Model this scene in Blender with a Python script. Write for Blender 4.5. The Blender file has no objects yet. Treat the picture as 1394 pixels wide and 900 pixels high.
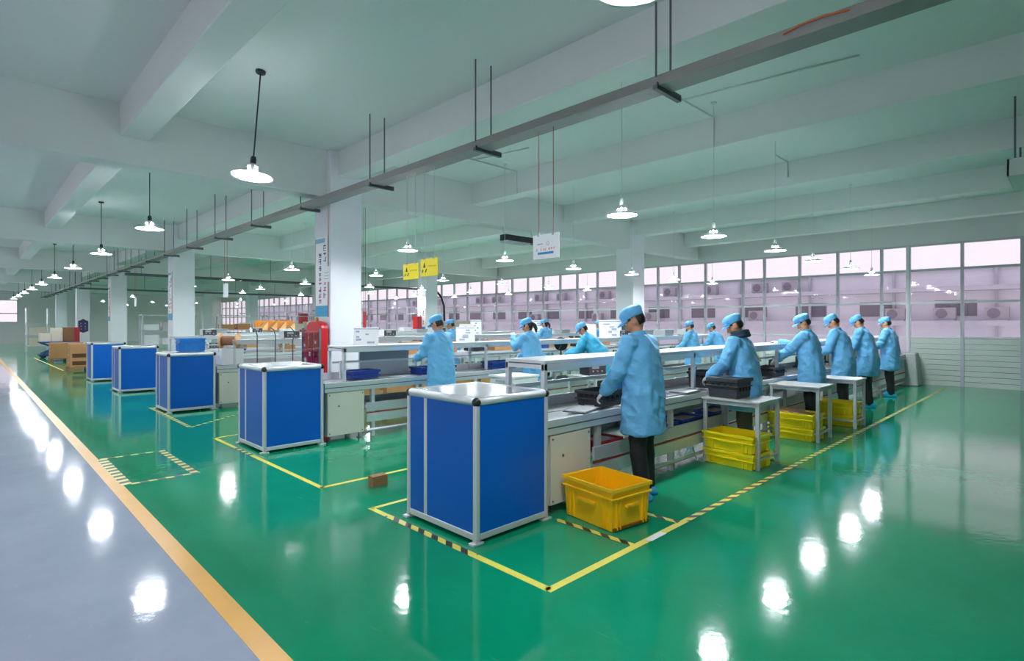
import bpy, bmesh, math, random
import numpy as np
from mathutils import Vector, Matrix, noise, Euler

SC = bpy.context.scene
C = SC.collection
PI = math.pi
R = math.radians

# ------------------------------------------------------------------ camera, sky, exposure
F_PX, CX, HY, CAM_H = 754.0, 697.0, 440.0, 1.58
YAW = math.atan((CX + 46.0) / F_PX)
cam_d = bpy.data.cameras.new('camera')
cam = bpy.data.objects.new('camera', cam_d)
C.objects.link(cam)
cam.location = (0, 0, CAM_H)
cam.rotation_euler = (R(90), 0, -YAW)
cam_d.sensor_width = 36.0
cam_d.lens = 36.0 * F_PX / 1394.0
cam_d.shift_y = -(450.0 - HY) / 1394.0
cam_d.clip_start = 0.05
cam_d.clip_end = 300
SC.camera = cam

LAMP_LINE = 105.0      # radiance of the lamps over the work lines
LAMP_AISLE = 70.0     # radiance of the lamps over the aisle
LAMP_GLOBE = 480.0     # clear globe above each shade
SKY = 0.56
w = bpy.data.worlds.new('sky')
SC.world = w
w.use_nodes = True
wn = w.node_tree
wn.nodes.clear()
wo = wn.nodes.new('ShaderNodeOutputWorld')
wb = wn.nodes.new('ShaderNodeBackground')
wtc = wn.nodes.new('ShaderNodeTexCoord')
wsx = wn.nodes.new('ShaderNodeSeparateXYZ')
wr = wn.nodes.new('ShaderNodeValToRGB')
wr.color_ramp.elements[0].position = 0.0
wr.color_ramp.elements[0].color = (1.0, 0.94, 0.975, 1)
wr.color_ramp.elements[1].position = 1.0
wr.color_ramp.elements[1].color = (0.86, 0.87, 0.98, 1)
wn.links.new(wtc.outputs['Generated'], wsx.inputs[0])
wn.links.new(wsx.outputs['Z'], wr.inputs[0])
wn.links.new(wr.outputs[0], wb.inputs['Color'])
wb.inputs['Strength'].default_value = SKY
wn.links.new(wb.outputs[0], wo.inputs[0])
SC.view_settings.view_transform = 'Standard'
SC.view_settings.look = 'None'
SC.view_settings.exposure = 1.05
SC.view_settings.gamma = 1.0
SC.view_settings.use_curve_mapping = False

rnd = random.Random(7)

# ------------------------------------------------------------------ materials
def lin(h):
    h = h.lstrip('#')
    v = [int(h[i:i + 2], 16) / 255 for i in (0, 2, 4)]
    return [c / 12.92 if c <= .04045 else ((c + .055) / 1.055) ** 2.4 for c in v] + [1]

MATS = {}
def mat(name, col, rough=.5, metal=0, var=0, vscale=8, bump=0, bscale=60, spec=.5, emit=0, coat=0, rvar=0, stretch=None, alpha=1):
    if name in MATS: return MATS[name]
    m = bpy.data.materials.new(name)
    m.use_nodes = True
    nt = m.node_tree
    b = nt.nodes['Principled BSDF']
    c = lin(col)
    b.inputs['Base Color'].default_value = c
    b.inputs['Roughness'].default_value = rough
    b.inputs['Metallic'].default_value = metal
    b.inputs['Specular IOR Level'].default_value = spec
    if coat:
        b.inputs['Coat Weight'].default_value = coat
        b.inputs['Coat Roughness'].default_value = .08
    if emit:
        b.inputs['Emission Color'].default_value = c
        b.inputs['Emission Strength'].default_value = emit
    if alpha < 1: b.inputs['Alpha'].default_value = alpha
    tc = nt.nodes.new('ShaderNodeTexCoord')
    vec = tc.outputs['Object']
    if stretch:
        mp = nt.nodes.new('ShaderNodeMapping')
        mp.inputs['Scale'].default_value = stretch
        nt.links.new(vec, mp.inputs[0]); vec = mp.outputs[0]
    if var or rvar:
        n = nt.nodes.new('ShaderNodeTexNoise')
        n.inputs['Scale'].default_value = vscale
        n.inputs['Detail'].default_value = 6
        nt.links.new(vec, n.inputs['Vector'])
        if var:
            rp = nt.nodes.new('ShaderNodeMix'); rp.data_type = 'RGBA'
            a = [min(1, x * (1 - var)) for x in c[:3]] + [1]
            d = [min(1, x * (1 + var)) for x in c[:3]] + [1]
            rp.inputs['A'].default_value = a; rp.inputs['B'].default_value = d
            nt.links.new(n.outputs['Fac'], rp.inputs['Factor'])
            nt.links.new(rp.outputs['Result'], b.inputs['Base Color'])
        if rvar:
            mr = nt.nodes.new('ShaderNodeMapRange')
            mr.inputs['From Min'].default_value = .3; mr.inputs['From Max'].default_value = .7
            mr.inputs['To Min'].default_value = max(0, rough - rvar); mr.inputs['To Max'].default_value = rough + rvar
            nt.links.new(n.outputs['Fac'], mr.inputs['Value'])
            nt.links.new(mr.outputs[0], b.inputs['Roughness'])
    if bump:
        n2 = nt.nodes.new('ShaderNodeTexNoise')
        n2.inputs['Scale'].default_value = bscale
        n2.inputs['Detail'].default_value = 4
        nt.links.new(vec, n2.inputs['Vector'])
        bp = nt.nodes.new('ShaderNodeBump')
        bp.inputs['Strength'].default_value = bump
        bp.inputs['Distance'].default_value = .02
        nt.links.new(n2.outputs['Fac'], bp.inputs['Height'])
        nt.links.new(bp.outputs[0], b.inputs['Normal'])
    MATS[name] = m
    return m

def glass_mat(name, tint, refl=1.0):
    m = bpy.data.materials.new(name); m.use_nodes = True
    nt = m.node_tree; nt.nodes.clear()
    o = nt.nodes.new('ShaderNodeOutputMaterial'); mx = nt.nodes.new('ShaderNodeMixShader')
    t = nt.nodes.new('ShaderNodeBsdfTransparent'); g = nt.nodes.new('ShaderNodeBsdfGlossy'); fr = nt.nodes.new('ShaderNodeLayerWeight'); fr.inputs['Blend'].default_value = .5
    t.inputs[0].default_value = lin(tint); g.inputs['Roughness'].default_value = .01
    pw = nt.nodes.new('ShaderNodeMath'); pw.operation = 'POWER'; pw.inputs[1].default_value = 5
    ma = nt.nodes.new('ShaderNodeMath'); ma.operation = 'MULTIPLY_ADD'; ma.inputs[1].default_value = .9; ma.inputs[2].default_value = .035
    nt.links.new(fr.outputs['Facing'], pw.inputs[0]); nt.links.new(pw.outputs[0], ma.inputs[0])
    nt.links.new(ma.outputs[0], mx.inputs[0]); nt.links.new(t.outputs[0], mx.inputs[1]); nt.links.new(g.outputs[0], mx.inputs[2])
    nt.links.new(mx.outputs[0], o.inputs[0])
    MATS[name] = m
    return m

def emit_mat(name, col, s):
    m = bpy.data.materials.new(name); m.use_nodes = True
    nt = m.node_tree; nt.nodes.clear()
    o = nt.nodes.new('ShaderNodeOutputMaterial'); e = nt.nodes.new('ShaderNodeEmission')
    e.inputs[0].default_value = lin(col); e.inputs[1].default_value = s
    nt.links.new(e.outputs[0], o.inputs[0]); MATS[name] = m
    return m

def stripe_mat(name, c1, c2, period, duty, skew, rough=.4):
    """diagonal warning stripes printed on a tape; object x runs along the tape"""
    m = bpy.data.materials.new(name); m.use_nodes = True
    nt = m.node_tree; b = nt.nodes['Principled BSDF']; b.inputs['Roughness'].default_value = rough
    tc = nt.nodes.new('ShaderNodeTexCoord'); sx = nt.nodes.new('ShaderNodeSeparateXYZ')
    nt.links.new(tc.outputs['Object'], sx.inputs[0])
    mu = nt.nodes.new('ShaderNodeMath'); mu.operation = 'MULTIPLY_ADD'; mu.inputs[1].default_value = skew
    nt.links.new(sx.outputs['Y'], mu.inputs[0]); nt.links.new(sx.outputs['X'], mu.inputs[2])
    dv = nt.nodes.new('ShaderNodeMath'); dv.operation = 'DIVIDE'; dv.inputs[1].default_value = period
    nt.links.new(mu.outputs[0], dv.inputs[0])
    fr = nt.nodes.new('ShaderNodeMath'); fr.operation = 'FRACT'; nt.links.new(dv.outputs[0], fr.inputs[0])
    gt = nt.nodes.new('ShaderNodeMath'); gt.operation = 'GREATER_THAN'; gt.inputs[1].default_value = duty
    nt.links.new(fr.outputs[0], gt.inputs[0])
    mx = nt.nodes.new('ShaderNodeMix'); mx.data_type = 'RGBA'
    mx.inputs['A'].default_value = lin(c1); mx.inputs['B'].default_value = lin(c2)
    nt.links.new(gt.outputs[0], mx.inputs['Factor']); nt.links.new(mx.outputs['Result'], b.inputs['Base Color'])
    MATS[name] = m
    return m

def floor_mat(name, col, rough, col2, wear, spec=.27):
    m = bpy.data.materials.new(name); m.use_nodes = True
    nt = m.node_tree; b = nt.nodes['Principled BSDF']
    tc = nt.nodes.new('ShaderNodeTexCoord')
    n = nt.nodes.new('ShaderNodeTexNoise'); n.inputs['Scale'].default_value = .7; n.inputs['Detail'].default_value = 8; n.inputs['Roughness'].default_value = .6
    nt.links.new(tc.outputs['Object'], n.inputs['Vector'])
    rp = nt.nodes.new('ShaderNodeValToRGB')
    rp.color_ramp.elements[0].position = .35; rp.color_ramp.elements[0].color = lin(col)
    rp.color_ramp.elements[1].position = .7; rp.color_ramp.elements[1].color = lin(col2)
    nt.links.new(n.outputs['Fac'], rp.inputs[0])
    # fine scuffs
    mp = nt.nodes.new('ShaderNodeMapping'); mp.inputs['Scale'].default_value = (9, 1.6, 1); mp.inputs['Rotation'].default_value = (0, 0, .6)
    nt.links.new(tc.outputs['Object'], mp.inputs[0])
    n2 = nt.nodes.new('ShaderNodeTexNoise'); n2.inputs['Scale'].default_value = 2.2; n2.inputs['Detail'].default_value = 10; n2.inputs['Roughness'].default_value = .7
    nt.links.new(mp.outputs[0], n2.inputs['Vector'])
    cr = nt.nodes.new('ShaderNodeValToRGB')
    cr.color_ramp.elements[0].position = .62; cr.color_ramp.elements[0].color = (0, 0, 0, 1)
    cr.color_ramp.elements[1].position = .78; cr.color_ramp.elements[1].color = (wear, wear, wear, 1)
    nt.links.new(n2.outputs['Fac'], cr.inputs[0])
    mx = nt.nodes.new('ShaderNodeMix'); mx.data_type = 'RGBA'
    mx.inputs['B'].default_value = (.75, .8, .78, 1)
    nt.links.new(cr.outputs[0], mx.inputs['Factor']); nt.links.new(rp.outputs[0], mx.inputs['A'])
    nt.links.new(mx.outputs['Result'], b.inputs['Base Color'])
    mr = nt.nodes.new('ShaderNodeMapRange'); mr.inputs['From Min'].default_value = .3; mr.inputs['From Max'].default_value = .7
    mr.inputs['To Min'].default_value = rough * .75; mr.inputs['To Max'].default_value = rough * 1.35
    nt.links.new(n.outputs['Fac'], mr.inputs['Value']); nt.links.new(mr.outputs[0], b.inputs['Roughness'])
    n3 = nt.nodes.new('ShaderNodeTexNoise'); n3.inputs['Scale'].default_value = 14; n3.inputs['Detail'].default_value = 3
    nt.links.new(tc.outputs['Object'], n3.inputs['Vector'])
    bp = nt.nodes.new('ShaderNodeBump'); bp.inputs['Strength'].default_value = .035; bp.inputs['Distance'].default_value = .02
    nt.links.new(n3.outputs['Fac'], bp.inputs['Height']); nt.links.new(bp.outputs[0], b.inputs['Normal'])
    b.inputs['Specular IOR Level'].default_value = spec
    MATS[name] = m
    return m

M_GREEN = floor_mat('green_epoxy', '#04845b', .085, '#109369', .10)
M_GREY = floor_mat('grey_epoxy', '#9ba2b4', .08, '#abb1c2', .25, .18)
M_LINE = mat('yellow_line_paint', '#e2a63a', .3, var=.12, vscale=3)
M_TAPE_Y = mat('yellow_tape', '#e6dc5a', .4, var=.12, vscale=12)
M_STRIPE = stripe_mat('warning_tape', '#e8dc60', '#2f2f26', .17, .55, 1.2)
M_STRIPE2 = stripe_mat('warning_tape_fine', '#ded87a', '#33453a', .15, .5, .2)
M_CEIL = mat('ceiling_paint', '#d9dedb', .85, var=.05, vscale=.5, bump=.05, bscale=25)
M_COL = mat('column_paint', '#e2e4e8', .35, var=.03, vscale=2, bump=.03, bscale=30)
M_ALU = mat('aluminium', '#d3d7db', .38, .4, var=.06, vscale=5)
M_ALU2 = mat('brushed_steel', '#c9cacf', .22, .9, var=.05, vscale=3)
M_STEEL = mat('grey_painted_steel', '#b9bfc4', .45, .2, var=.08, vscale=6)
M_DSTEEL = mat('dark_steel', '#62656a', .5, .3, var=.12, vscale=4)
M_TRAY = mat('cable_tray_grey', '#8b8986', .5, .1, var=.1, vscale=3)
M_BLUE = mat('blue_panel', '#005fc0', .4, var=.08, vscale=1.5, spec=.3)
M_BEIGE = mat('beige_enamel', '#d9d6c8', .4, var=.05, vscale=4)
M_WHITE = mat('white_plastic', '#e8e9ea', .4, var=.03)
M_PAPER = mat('white_paper', '#f0f1f3', .7, var=.03, vscale=20)
M_GREYP = mat('grey_plate', '#a9adb0', .5, .15, var=.06)
M_BLACK = mat('black_plastic', '#1b1d20', .45, var=.15, vscale=15)
M_CRATEK = mat('charcoal_crate', '#33373c', .5, var=.15, vscale=9)
M_YEL = mat('yellow_plastic', '#ffc412', .38, var=.06, vscale=5)
M_YEL2 = mat('lemon_plastic', '#f5dc12', .4, var=.06, vscale=5)
M_BBIN = mat('blue_bin_plastic', '#1c3f92', .4, var=.1, vscale=6)
M_CYAN = mat('bright_blue_plastic', '#1d7fd0', .4, var=.1, vscale=6)
M_CARD = mat('cardboard', '#b98a5a', .8, var=.12, vscale=5, bump=.05)
M_CARDD = mat('brown_cardboard', '#8a5f45', .8, var=.12, vscale=5)
M_CARDW = mat('white_carton', '#dccfc0', .75, var=.08, vscale=5)
M_WOOD = mat('pallet_wood', '#9a7045', .8, var=.25, vscale=10, stretch=(1, 8, 8))
M_RED = mat('red_enamel', '#c8141c', .35, var=.08, vscale=4)
M_REDD = mat('dull_red', '#a92634', .5, var=.1, vscale=4)
M_ORANGE = mat('orange_plastic', '#dd8a35', .5, var=.1, vscale=5)
M_OLIVE = mat('olive_machine', '#6f725f', .55, var=.25, vscale=9)
M_CORD = mat('black_cord', '#26292c', .6)
M_CORDR = mat('red_cord', '#b4493c', .6)
M_CORDW = mat('pale_cord', '#c9d0cc', .6)
M_SHADE = mat('lamp_shade_white', '#eef0f2', .35)
M_LINEL = emit_mat('lamp_lens', '#f2f7ff', LAMP_LINE)
M_AISLEL = emit_mat('aisle_lamp_lens', '#f2f7ff', LAMP_AISLE)
M_GLOBE = emit_mat('lamp_globe_glow', '#eef3ff', LAMP_GLOBE)
M_GLASS = glass_mat('window_glass', '#fbf8fb')
M_ACRYL = glass_mat('clear_acrylic', '#f0dfe2')
M_MULL = mat('mullion_grey', '#c0c1c9', .45, .1)
M_MULLW = mat('window_bar_white', '#e2e2e8', .45)
M_SIDING = mat('siding_white', '#d5dcd6', .4, var=.03)
M_FAC = mat('lavender_facade', '#e0dfe9', .8, var=.06, vscale=.7)
M_FACD = mat('facade_ledge', '#b1b0bd', .8, var=.08, vscale=.7)
M_FACW = mat('facade_window', '#6f6878', .25, var=.1)
M_ACU = mat('outdoor_unit_grey', '#9a959e', .6, var=.08)
M_SKIN = mat('skin', '#c98f6d', .5, var=.08, vscale=30)
M_LIP = mat('lips', '#a8604f', .5)
M_HAIR = mat('black_hair', '#15120f', .45, bump=.4, bscale=120, stretch=(1, 1, .2))
M_EYEW = mat('eye_white', '#e6e2dc', .3)
M_IRIS = mat('iris_dark', '#1f1510', .2)
M_COAT = mat('light_blue_coat', '#6cb6e6', .55, var=.10, vscale=9, bump=1.0, bscale=13, spec=.35)
M_CAP = mat('light_blue_cap', '#6ab7ea', .55, var=.12, vscale=14, bump=.35, bscale=30, spec=.35)
M_COATT = mat('teal_blue_coat', '#3db2de', .5, var=.10, vscale=9, bump=.35, bscale=16)
M_TROU = mat('black_trousers', '#191b1e', .7, var=.25, vscale=8, bump=.3, bscale=14)
M_TROUO = mat('olive_trousers', '#3c3d33', .75, var=.25, vscale=8, bump=.3, bscale=14)
M_SHOE = mat('shoe_cover_blue', '#2aa6da', .5, var=.12, vscale=20, bump=.4, bscale=30)
M_GLOVE = mat('white_glove', '#dcd6dc', .7, var=.06, vscale=30)
M_HOOD = mat('navy_hood', '#1d3347', .8, var=.3, vscale=20)
M_WAVE = mat('poster_blue', '#2aa3d0', .5, var=.35, vscale=6, stretch=(1, 1, 3))
M_INKR = mat('magenta_ink', '#b03a72', .6)
M_INKB = mat('blue_ink', '#3d8fc8', .6)
M_INKT = mat('pale_red_ink', '#d9707c', .6)
M_INKK = mat('black_ink', '#2a2c36', .6)
M_SIGNY = mat('sign_yellow', '#f3da1c', .5, var=.04)
M_PURPLE = mat('indigo_sign', '#3a3568', .5, var=.5, vscale=30)
M_SCREEN = emit_mat('monitor_screen', '#3f6f5c', .5)
M_PCB = mat('circuit_green', '#2e5a42', .5, var=.5, vscale=40)
M_PINKP = mat('pink_parts', '#d79a94', .6, var=.4, vscale=30)
M_LIFT = mat('lift_blue', '#1c4f86', .45, var=.1)
M_TAN = mat('machine_tan', '#a8a190', .5, var=.08)

# ------------------------------------------------------------------ mesh helpers
class MB:
    def __init__(s): s.v = []; s.f = []
    def box(s, x0, x1, y0, y1, z0, z1):
        b = len(s.v)
        s.v += [(x0, y0, z0), (x1, y0, z0), (x1, y1, z0), (x0, y1, z0), (x0, y0, z1), (x1, y0, z1), (x1, y1, z1), (x0, y1, z1)]
        s.f += [tuple(b + i for i in q) for q in ((0, 3, 2, 1), (4, 5, 6, 7), (0, 1, 5, 4), (1, 2, 6, 5), (2, 3, 7, 6), (3, 0, 4, 7))]
        return s
    def loft(s, rings, cap=True):
        b = len(s.v); n = len(rings[0])
        for r in rings: s.v += [tuple(p) for p in r]
        for i in range(len(rings) - 1):
            for j in range(n):
                a = b + i * n + j; c = b + i * n + (j + 1) % n
                s.f.append((a, c, c + n, a + n))
        if cap:
            s.f.append(tuple(b + j for j in reversed(range(n))))
            s.f.append(tuple(b + (len(rings) - 1) * n + j for j in range(n)))
        return s
    def lathe(s, prof, n=20, cx=0, cy=0, cap=True):
        return s.loft([[(cx + r * math.cos(2 * PI * j / n), cy + r * math.sin(2 * PI * j / n), z) for j in range(n)] for r, z in prof], cap)
    def tube(s, pts, rad, n=8, round_ends=False):
        pts = [Vector(p) for p in pts]
        if not isinstance(rad, (list, tuple)): rad = [rad] * len(pts)
        if round_ends:
            d0 = (pts[0] - pts[1]).normalized(); d1 = (pts[-1] - pts[-2]).normalized()
            P0 = [pts[0] + d0 * rad[0] * k for k in (.95, .7)]; R0 = [rad[0] * k for k in (.25, .72)]
            P1 = [pts[-1] + d1 * rad[-1] * k for k in (.7, .95)]; R1 = [rad[-1] * k for k in (.72, .25)]
            pts = P0 + pts + P1; rad = R0 + list(rad) + R1
        rings = []; u = None
        for i, p in enumerate(pts):
            d = (pts[min(i + 1, len(pts) - 1)] - pts[max(i - 1, 0)])
            if d.length < 1e-9: d = Vector((0, 0, 1))
            d.normalize()
            if u is None:
                a = Vector((1, 0, 0)) if abs(d.x) < .9 else Vector((0, 1, 0))
                u = d.cross(a).normalized()
            u = (u - d * u.dot(d)).normalized(); v_ = d.cross(u)
            rings.append([p + (u * math.cos(2 * PI * j / n) + v_ * math.sin(2 * PI * j / n)) * rad[i] for j in range(n)])
        return s.loft(rings)
    def ell(s, c, r, n=14, m=9):
        c = Vector(c)
        rings = []
        for i in range(m):
            t = PI * (i + .5) / m
            rings.append([(c.x + r[0] * math.sin(t) * math.cos(2 * PI * j / n), c.y + r[1] * math.sin(t) * math.sin(2 * PI * j / n), c.z - r[2] * math.cos(t)) for j in range(n)])
        return s.loft(rings)
    def prism(s, poly, z0, z1):
        return s.loft([[(x, y, z0) for x, y in poly], [(x, y, z1) for x, y in poly]])
    def xform(s, M, start=0):
        for i in range(start, len(s.v)): s.v[i] = tuple(M @ Vector(s.v[i]))
        return s
    def mesh(s, name):
        me = bpy.data.meshes.new(name)
        me.from_pydata(s.v, [], s.f); me.validate(); me.update()
        return me
    def build(s, name, m, parent=None, loc=None, bevel=0, smooth=False, seg=2):
        return obj(name, s.mesh(name), m, parent, loc, bevel, smooth, seg)

def obj(name, me, m=None, parent=None, loc=None, bevel=0, smooth=False, seg=2):
    o = bpy.data.objects.new(name, me); C.objects.link(o)
    if m is not None and not me.materials: me.materials.append(m)
    if parent is not None: o.parent = parent
    if loc is not None: o.location = loc
    if smooth:
        for p in me.polygons: p.use_smooth = True
    if bevel:
        b = o.modifiers.new('bevel', 'BEVEL'); b.width = bevel; b.segments = seg; b.limit_method = 'ANGLE'
        b.angle_limit = R(40)
    return o

def box(name, dims, m, parent=None, bevel=0):
    return MB().box(*dims).build(name, m, parent, None, bevel)

def tag(o, label, cat, group=None):
    o['label'] = label; o['category'] = cat
    if group: o['group'] = group
    return o

def thing(name, label, cat, loc=(0, 0, 0), rz=0, group=None):
    o = bpy.data.objects.new(name, None); C.objects.link(o)
    o.empty_display_size = .1
    o.location = loc; o.rotation_euler = (0, 0, rz)
    return tag(o, label, cat, group)

def struct(o):
    o['kind'] = 'structure'; return o

def copy_tree(o, parent=None):
    c = o.copy(); C.objects.link(c); c.parent = parent
    for ch in o.children: copy_tree(ch, c)
    return c

def clone(o, loc, label, rz=None, group=None):
    c = copy_tree(o); c.location = loc
    if rz is not None: c.rotation_euler = (0, 0, rz)
    c['label'] = label
    if group: c['group'] = group
    return c

ORD = ['first', 'second', 'third', 'fourth', 'fifth', 'sixth', 'seventh', 'eighth', 'ninth', 'tenth', 'eleventh', 'twelfth']

# ------------------------------------------------------------------ the room
XW, YF, XL, YB = 17.6, 58.0, -7.0, -9.0
ZC, ZB, ZX = 4.48, 4.05, 3.70
COLX, COLY = (4.32, 13.36), (8.7, 18.55, 28.4, 38.4, 48.2)
CABS = [(2.57, 2.97), (2.55, 6.86), (2.50, 11.08), (2.45, 15.1), (2.40, 18.6)]

struct(MB().box(1.04, XW + .1, YB, YF, -.2, 0).build('floor', M_GREEN))['label'] = 'glossy green epoxy floor of the workshop'
struct(MB().box(XL, 1.04, YB, YF, -.2, 0).build('floor', M_GREY))['label'] = 'glossy pale grey floor of the aisle'
struct(MB().box(.98, 1.09, YB + .1, YF - .1, 0, .0015).build('floor_line', M_LINE))['label'] = 'long ochre stripe between grey aisle and green floor'
struct(MB().box(XL - .2, XW + .2, YB - .2, YF + .2, ZC, ZC + .2).build('ceiling', M_CEIL))['label'] = 'white painted concrete ceiling slab'
for k, x in enumerate((-4.62, -1.6, 1.44, 4.47, 7.49, 10.5, 13.5, 16.5)):
    struct(MB().box(x, x + .33, YB, YF, ZB, ZC + .01).build('ceiling_beam', M_CEIL, bevel=.012))['label'] = 'white long ceiling beam running along the aisle'
for y in (-1.2,) + COLY:
    struct(MB().box(XL, XW - .15, y + .12, y + .46, ZX, ZC + .01).build('ceiling_beam', M_CEIL, bevel=.012))['label'] = 'deep white cross beam resting on the columns'
CS = .58
for i, x in enumerate(COLX):
    for y in COLY:
        struct(MB().box(x, x + CS, y, y + CS, 0, ZC).build('column', M_COL, bevel=.015))['label'] = 'square white concrete column'
# floor marking tapes
def tape(x0, y0, x1, y1, wd, m, z=.001, lab=None):
    L = math.hypot(x1 - x0, y1 - y0); a = math.atan2(y1 - y0, x1 - x0)
    o = MB().box(0, L, -wd / 2, wd / 2, 0, .0012).build('floor_marking', m)
    o.location = (x0, y0, z); o.rotation_euler = (0, 0, a)
    struct(o)
    o['label'] = lab or 'yellow marking tape on the green floor'
    return o
Y1 = 2.18
tape(2.46, 4.22, 2.46, 3.95, .05, M_TAPE_Y)
tape(2.46, 3.95, 2.46, 2.85, .055, M_STRIPE, lab='yellow and black striped tape on the green floor')
tape(2.46, 2.85, 2.46, Y1, .055, M_TAPE_Y)
tape(2.46, 4.2, 3.0, 4.2, .045, M_TAPE_Y)
tape(2.44, Y1, 4.1, Y1, .055, M_TAPE_Y)
tape(4.1, Y1, 16.9, Y1 + .02, .055, M_STRIPE, lab='yellow and black striped tape on the green floor')
tape(3.38, 2.92, 3.38, Y1 + .02, .05, M_STRIPE, z=.0014, lab='yellow and black striped tape on the green floor')
tape(4.02, 2.5, 4.02, Y1 + .02, .05, M_STRIPE, z=.0014, lab='yellow and black striped tape on the green floor')
tg = tape(3.53, Y1 - .01, 3.74, Y1 - .01, .05, M_PAPER, z=.0026, lab='small white printed sticker on the floor tape')
tape(2.43, 8.3, 2.43, 7.5, .05, M_TAPE_Y)
tape(2.43, 7.5, 2.43, 6.9, .05, M_STRIPE2, lab='yellow and black striped tape on the green floor')
tape(2.43, 6.9, 2.43, 5.05, .05, M_TAPE_Y)
tape(2.41, 8.28, 3.0, 8.36, .04, M_TAPE_Y)
tape(2.41, 5.07, 9.5, 5.07, .05, M_TAPE_Y)
tape(2.45, 12.1, 2.42, 9.4, .07, M_STRIPE2, lab='yellow and black striped tape on the green floor')
tape(2.42, 9.4, 3.5, 10.3, .05, M_STRIPE2, lab='yellow and black striped tape on the green floor')
tape(1.12, 6.5, 1.12, 7.9, .09, M_STRIPE2, lab='striped tape rectangle beside the aisle line')
tape(1.72, 6.52, 1.72, 7.92, .075, M_STRIPE2, lab='striped tape rectangle beside the aisle line')
tape(1.15, 6.5, 1.76, 6.5, .05, M_STRIPE2, lab='striped tape rectangle beside the aisle line')
tape(1.10, 7.92, 1.76, 7.92, .05, M_STRIPE2, lab='striped tape rectangle beside the aisle line')
tape(2.3, 23.6, 2.2, 33, .05, M_TAPE_Y)
# far wall, back wall, left wall
fw = struct(MB().box(XL, 2.9, YF, YF + .2, 0, 1.62).box(2.9, XW, YF, YF + .2, 0, ZC).box(XL, 2.9, YF, YF + .2, 3.4, ZC).box(XL, -2.5, YF, YF + .2, 1.62, 3.4).build('wall_far', mat('far_wall', '#e3ebe6', .5, var=.04)))
for z in (1.62, 2.3, 3.34): box('window_bar', (-2.5, 2.9, YF + .02, YF + .1, z, z + .07), M_MULLW, fw)
for x in (-2.5, -.7, 1.1, 2.83):
    box('window_bar', (x, x + .07, YF + .02, YF + .1, 1.62, 3.4), M_MULLW, fw)
for x in (-2.5, -.7, 1.1): box('pane', (x + .07, x + 1.8, YF + .05, YF + .06, 1.69, 3.34), M_GLASS, fw)
struct(MB().box(XL, XW, YB - .2, YB, 0, ZC).build('wall_back', M_SIDING))
wl = struct(MB().box(XL - .2, XL, YB, YF, 0, 1.0).box(XL - .2, XL, YB, YF, 3.7, ZC).build('wall_left', M_SIDING))
y = YB
while y < YF - .1:
    box('window_bar', (XL - .12, XL - .05, y, y + .07, 1.0, 3.7), M_MULLW, wl)
    box('pane', (XL - .09, XL - .08, y + .07, min(y + 3.35, YF), 1.0, 3.7), M_GLASS, wl)
    y += 3.35
# glazed wall on the right: sill board siding, mullions, transoms, panes
wr_ = struct(MB().box(XW, XW + .2, YB, YF, 3.62, ZC).build('wall_right', M_CEIL))
wr_['label'] = 'long glazed wall with grey mullions and white bars'
my = [-8.0, -6.8, -5.6, -4.5, -3.4, -2.35, -1.3, -.25, .85, 1.95, 3.04, 3.65, 4.71, 5.72, 6.74, 7.40, 8.66, 9.62, 10.45, 11.21, 12.18, 13.12, 14.13, 15.03, 15.98, 16.9, 17.88, 18.93, 19.97]
while my[-1] < YF - 1.6: my.append(my[-1] + 1.05)
my.append(YF - .1)
ROWS = [(.78, 1.20), (1.24, 2.08), (2.14, 2.92), (2.98, 3.58)]
mull_me = MB().box(0, .09, -.035, .035, .0, 3.62).mesh('mullion')
mull_me.materials.append(M_MULL)
for y in my:
    obj('mullion', mull_me, None, wr_, (XW, y, 0))
for i in range(len(my) - 1):
    a, b = my[i] + .035, my[i + 1] - .035
    siding = b < 3.1
    for k, (z0, z1) in enumerate(ROWS):
        if siding and k == 0: continue
        box('pane', (XW + .04, XW + .047, a, b, z0, z1), M_GLASS, wr_)
    for z, hgt, m in ((1.20, .045, M_MULLW), (2.08, .06, M_MULLW), (2.92, .06, M_MULL), (3.57, .05, M_MULL)):
        box('transom', (XW + .01, XW + .08, a, b, z, z + hgt), m, wr_)
    zt = 1.20 if siding else .78
    if a < 26:
        nb = 9 if siding else 5
        box('backing_panel', (XW + .08, XW + .1, a - .035, b + .035, 0, zt), M_SIDING, wr_)
        for q in range(nb):
            z0 = zt * q / nb
            box('siding_board', (XW + .02 + .012 * (q % 2), XW + .08, a, b, z0, zt * (q + 1) / nb - .012), M_SIDING, wr_, bevel=0)
    else:
        box('siding_board', (XW + .02, XW + .08, a, b, 0, zt), M_SIDING, wr_)
box('trim_strip', (XW - .012, XW + .01, 3.04, 3.1, 0, 3.6), M_MULLW, wr_)
# neighbouring building beyond the glass
XB = 36.0
nb_ = thing('neighbour_building', 'pale lavender building with ledges and outdoor units beyond the windows', 'building', (XB, 30, 0))
box('facade', (0, 8, -60, 75, -6, 4.3), M_FAC, nb_)
box('ledge', (-1.1, 0, -60, 75, 3.2, 3.42), M_FACD, nb_)
box('ledge', (-1.1, 0, -60, 75, 1.45, 1.7), M_FACD, nb_)
box('ledge', (-1.1, 0, -60, 75, -.6, -.3), M_FACD, nb_)
box('parapet', (-.25, .6, -60, 75, 4.3, 4.42), M_FACD, nb_)
for k in range(24):
    y = -40 + k * 4.2
    box('downpipe', (-.22, -.1, y, y + .12, -6, 4.3), M_FACD, nb_)
for k in range(26):
    y = -30 + k * 3.4
    f_ = box('window', (-.03, .02, y, y + 1.7, 1.95, 2.75), M_FACW, nb_)
    box('pane', (-.045, -.03, y + .06, y + 1.64, 2.0, 2.7), M_FACW, f_)
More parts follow.
